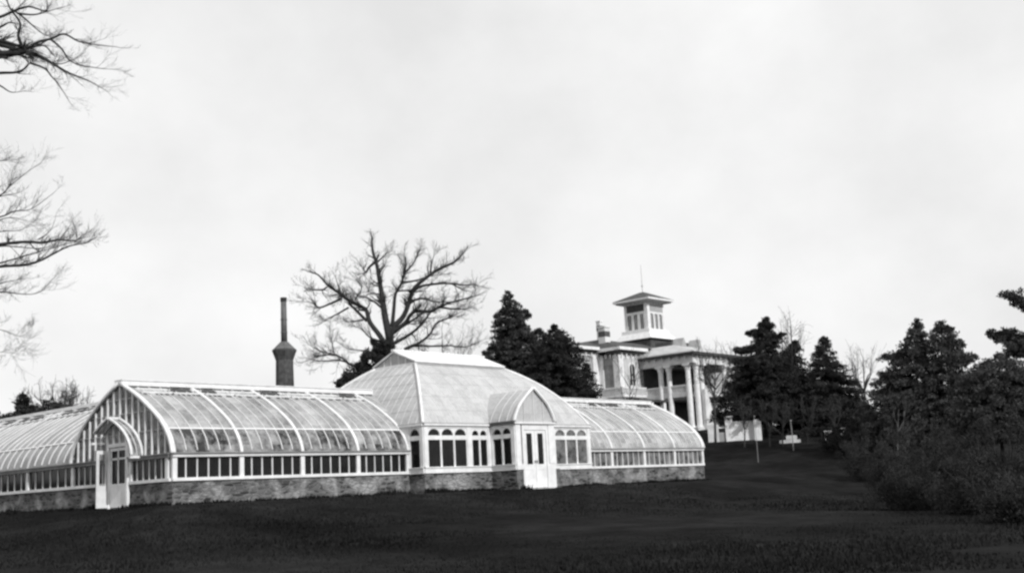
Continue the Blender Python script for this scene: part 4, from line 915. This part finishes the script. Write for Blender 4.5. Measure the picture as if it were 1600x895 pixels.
# pine reaching in at the right edge
rp_ = thing('overhanging_pine', tuple(at(1720, 880, 42)), 'dark pine boughs reaching in at the right edge above the broad low conifer', 'tree')
rnd = random.Random(14); B = MB(); tb = MB(); PD = 42
zg = ground(at(1720, 800, PD).x, at(1720, 800, PD).y)
t0 = at(1720, 800, PD); tb.tube([(t0.x, t0.y, zg-.3), (t0.x, t0.y, zg+4), (t0.x, t0.y, at(1720, 380, PD).z)], [.28, .22, .06], 9)
for path in ([(1720, 520), (1660, 500), (1610, 478), (1576, 461)], [(1720, 600), (1650, 560), (1600, 540), (1552, 522)], [(1720, 560), (1640, 545), (1590, 545), (1575, 552)], [(1720, 640), (1660, 610), (1600, 592)], [(1720, 450), (1670, 430), (1640, 420)], [(1640, 545), (1600, 528), (1572, 520)],
             [(1720, 420), (1770, 400), (1820, 395)], [(1720, 520), (1780, 500), (1840, 490)], [(1720, 620), (1790, 600), (1860, 590)]):
    P = interp(path, 4); g_ = rnd.uniform(-.3, .3); pts = [at(x, y, PD+g_*(1720-x)*PD/F) for x, y in P]; pts[0] = Vector((t0.x, t0.y, pts[0].z+.1)); tb.tube(pts, [.07-.06*i/len(pts) for i in range(len(pts))], 5)
    for i in range(len(pts)//3, len(pts)):
        for k in range(3): clump(B, pts[i]+Vector((rnd.gauss(0, .12), rnd.gauss(0, .12), rnd.gauss(.03, .08))), rnd.uniform(.12, .24), 55, rnd, .07, .7)
ztop_ = at(1720, 380, PD).z; side_ = Vector((rt.x, rt.y, 0)); dep_ = Vector((math.cos(YAW), math.sin(YAW), 0))
for i in range(46):     # the rest of the pine's boughs, all round the trunk except towards the picture
    f = (i+.5)/46; a_ = rnd.uniform(-1.5, 1.5); L = (3.2-2.5*f)*rnd.uniform(.7, 1.1); z_ = zg+2.6+(ztop_-zg-2.4)*f
    if abs(math.sin(a_)) > .8: L *= .7
    d_ = side_*math.cos(a_)*L+dep_*math.sin(a_)*L; P0 = Vector((t0.x, t0.y, z_)); P1_ = P0+d_+Vector((0, 0, .25*L*(f-.4)))
    tb.tube([P0, (P0+P1_)/2+Vector((0, 0, .1)), P1_], [.05, .03, .012], 4)
    for k in range(int(L*4)): t = .35+.65*rnd.random(); clump(B, P0+(P1_-P0)*t+Vector((rnd.gauss(0, .12), rnd.gauss(0, .12), .1)), rnd.uniform(.15, .32), 50, rnd, .09, .6)
clump(B, Vector((t0.x, t0.y, ztop_)), .3, 120, rnd, .09, 1.4)
for x, y in ((1575, 459), (1580, 463), (1590, 468), (1597, 476), (1604, 482), (1550, 522), (1557, 526), (1563, 528), (1573, 530), (1580, 540), (1588, 548), (1596, 552), (1592, 535), (1570, 521), (1602, 545), (1580, 552)):
    q_ = at(x, y, PD); q2 = at(x+26, y+9, PD); tb.tube([q2, q_], [.02, .008], 4)
    for k in range(3): clump(B, at(x+rnd.gauss(0, 2), y+rnd.gauss(0, 2), PD+rnd.gauss(0, .2)), rnd.uniform(.1, .2), 60, rnd, .07, .8)
tb.build('trunk', 'bark', rp_, True); B.build('crown', 'needle3', rp_)
# shrubs low at the right
def shrub(x, yb_, yt, hw, D, seed, label, m='brush', group='brushy shrubs at the lower right', leaf=.055):
    rnd = random.Random(seed); p0 = at(x, yb_, D); z = ground(p0.x, p0.y); zt = at(x, yt, D).z; mpp = D/F; Rr = hw*mpp; H_ = max(.5, zt-z)
    root = thing('shrub', (p0.x, p0.y, z), label, 'shrub', group); B = MB(); tb = MB()
    for i in range(int(26+Rr*14)):
        a_ = rnd.random()*6.28; q = math.sqrt(rnd.random())*Rr; h = H_*(1-(q/Rr)**2*.55)*rnd.uniform(.35, 1.02); c_ = Vector((p0.x+q*math.cos(a_), p0.y+q*math.sin(a_), z+h))
        st_ = Vector((p0.x+.2*q*math.cos(a_), p0.y+.2*q*math.sin(a_), z-.1)); tb.tube([st_, (st_+c_)/2+Vector((0, 0, h*.15)), c_, c_+Vector((rnd.gauss(0, .2), rnd.gauss(0, .2), .35))], [.03, .02, .012, .005], 4)
        clump(B, c_-Vector((0, 0, .1)), rnd.uniform(.25, .5), 90 if leaf > .1 else 190, rnd, leaf, .8)
        clump(B, (st_*.5+c_*.5), rnd.uniform(.25, .5), 60 if leaf > .1 else 130, rnd, leaf, .9)
    tb.build('stems', 'twig', root); B.build('foliage', m, root)
shrub(1400, 735, 672, 45, 62, 51, 'low brushy shrub behind the pale barked young tree')
shrub(1480, 760, 640, 55, 56, 52, 'tall brushy shrub in front of the open crowned pine')
shrub(1575, 765, 625, 60, 54, 53, 'tallest brushy shrub, at the right edge below the broad low conifer')
shrub(1530, 830, 700, 60, 42, 54, 'nearest brushy shrub on the slope at the lower right')
shrub(1420, 800, 725, 60, 47, 61, 'wide low brushy shrub left of the nearest one, on open lawn')
shrub(1610, 850, 740, 60, 36, 62, 'brushy shrub cut by the right edge, lowest in the picture')
shrub(1255, 694, 632, 34, 107, 63, 'dark shrub filling the gap under the blunt dark conifer', 'needle', leaf=.16)
shrub(1325, 694, 618, 40, 108, 64, 'dark tall shrub between the slender conifer and the pale saplings', 'needle', leaf=.16)
shrub(1375, 698, 612, 34, 97, 65, 'dark shrub touching the left side of the pointed pine', 'needle3', leaf=.16)
shrub(1450, 720, 650, 60, 78, 66, 'broad dark shrub under the twin topped pines', 'needle3', leaf=.13)
shrub(1350, 722, 668, 42, 76, 67, 'low dark brush on the open lawn left of the pale barked young tree', 'brush')
shrub(1340, 700, 655, 50, 92, 55, 'dark low shrub under the pale bare saplings', 'needle', leaf=.14)
shrub(1385, 705, 640, 45, 88, 56, 'dark low shrub left of the pointed pine', 'needle3', leaf=.14)
shrub(1280, 694, 668, 30, 103, 57, 'dark low shrub behind the pair of white blocks', 'needle', leaf=.14)
for o in C.objects:
    if '_o' in o: del o['_o']
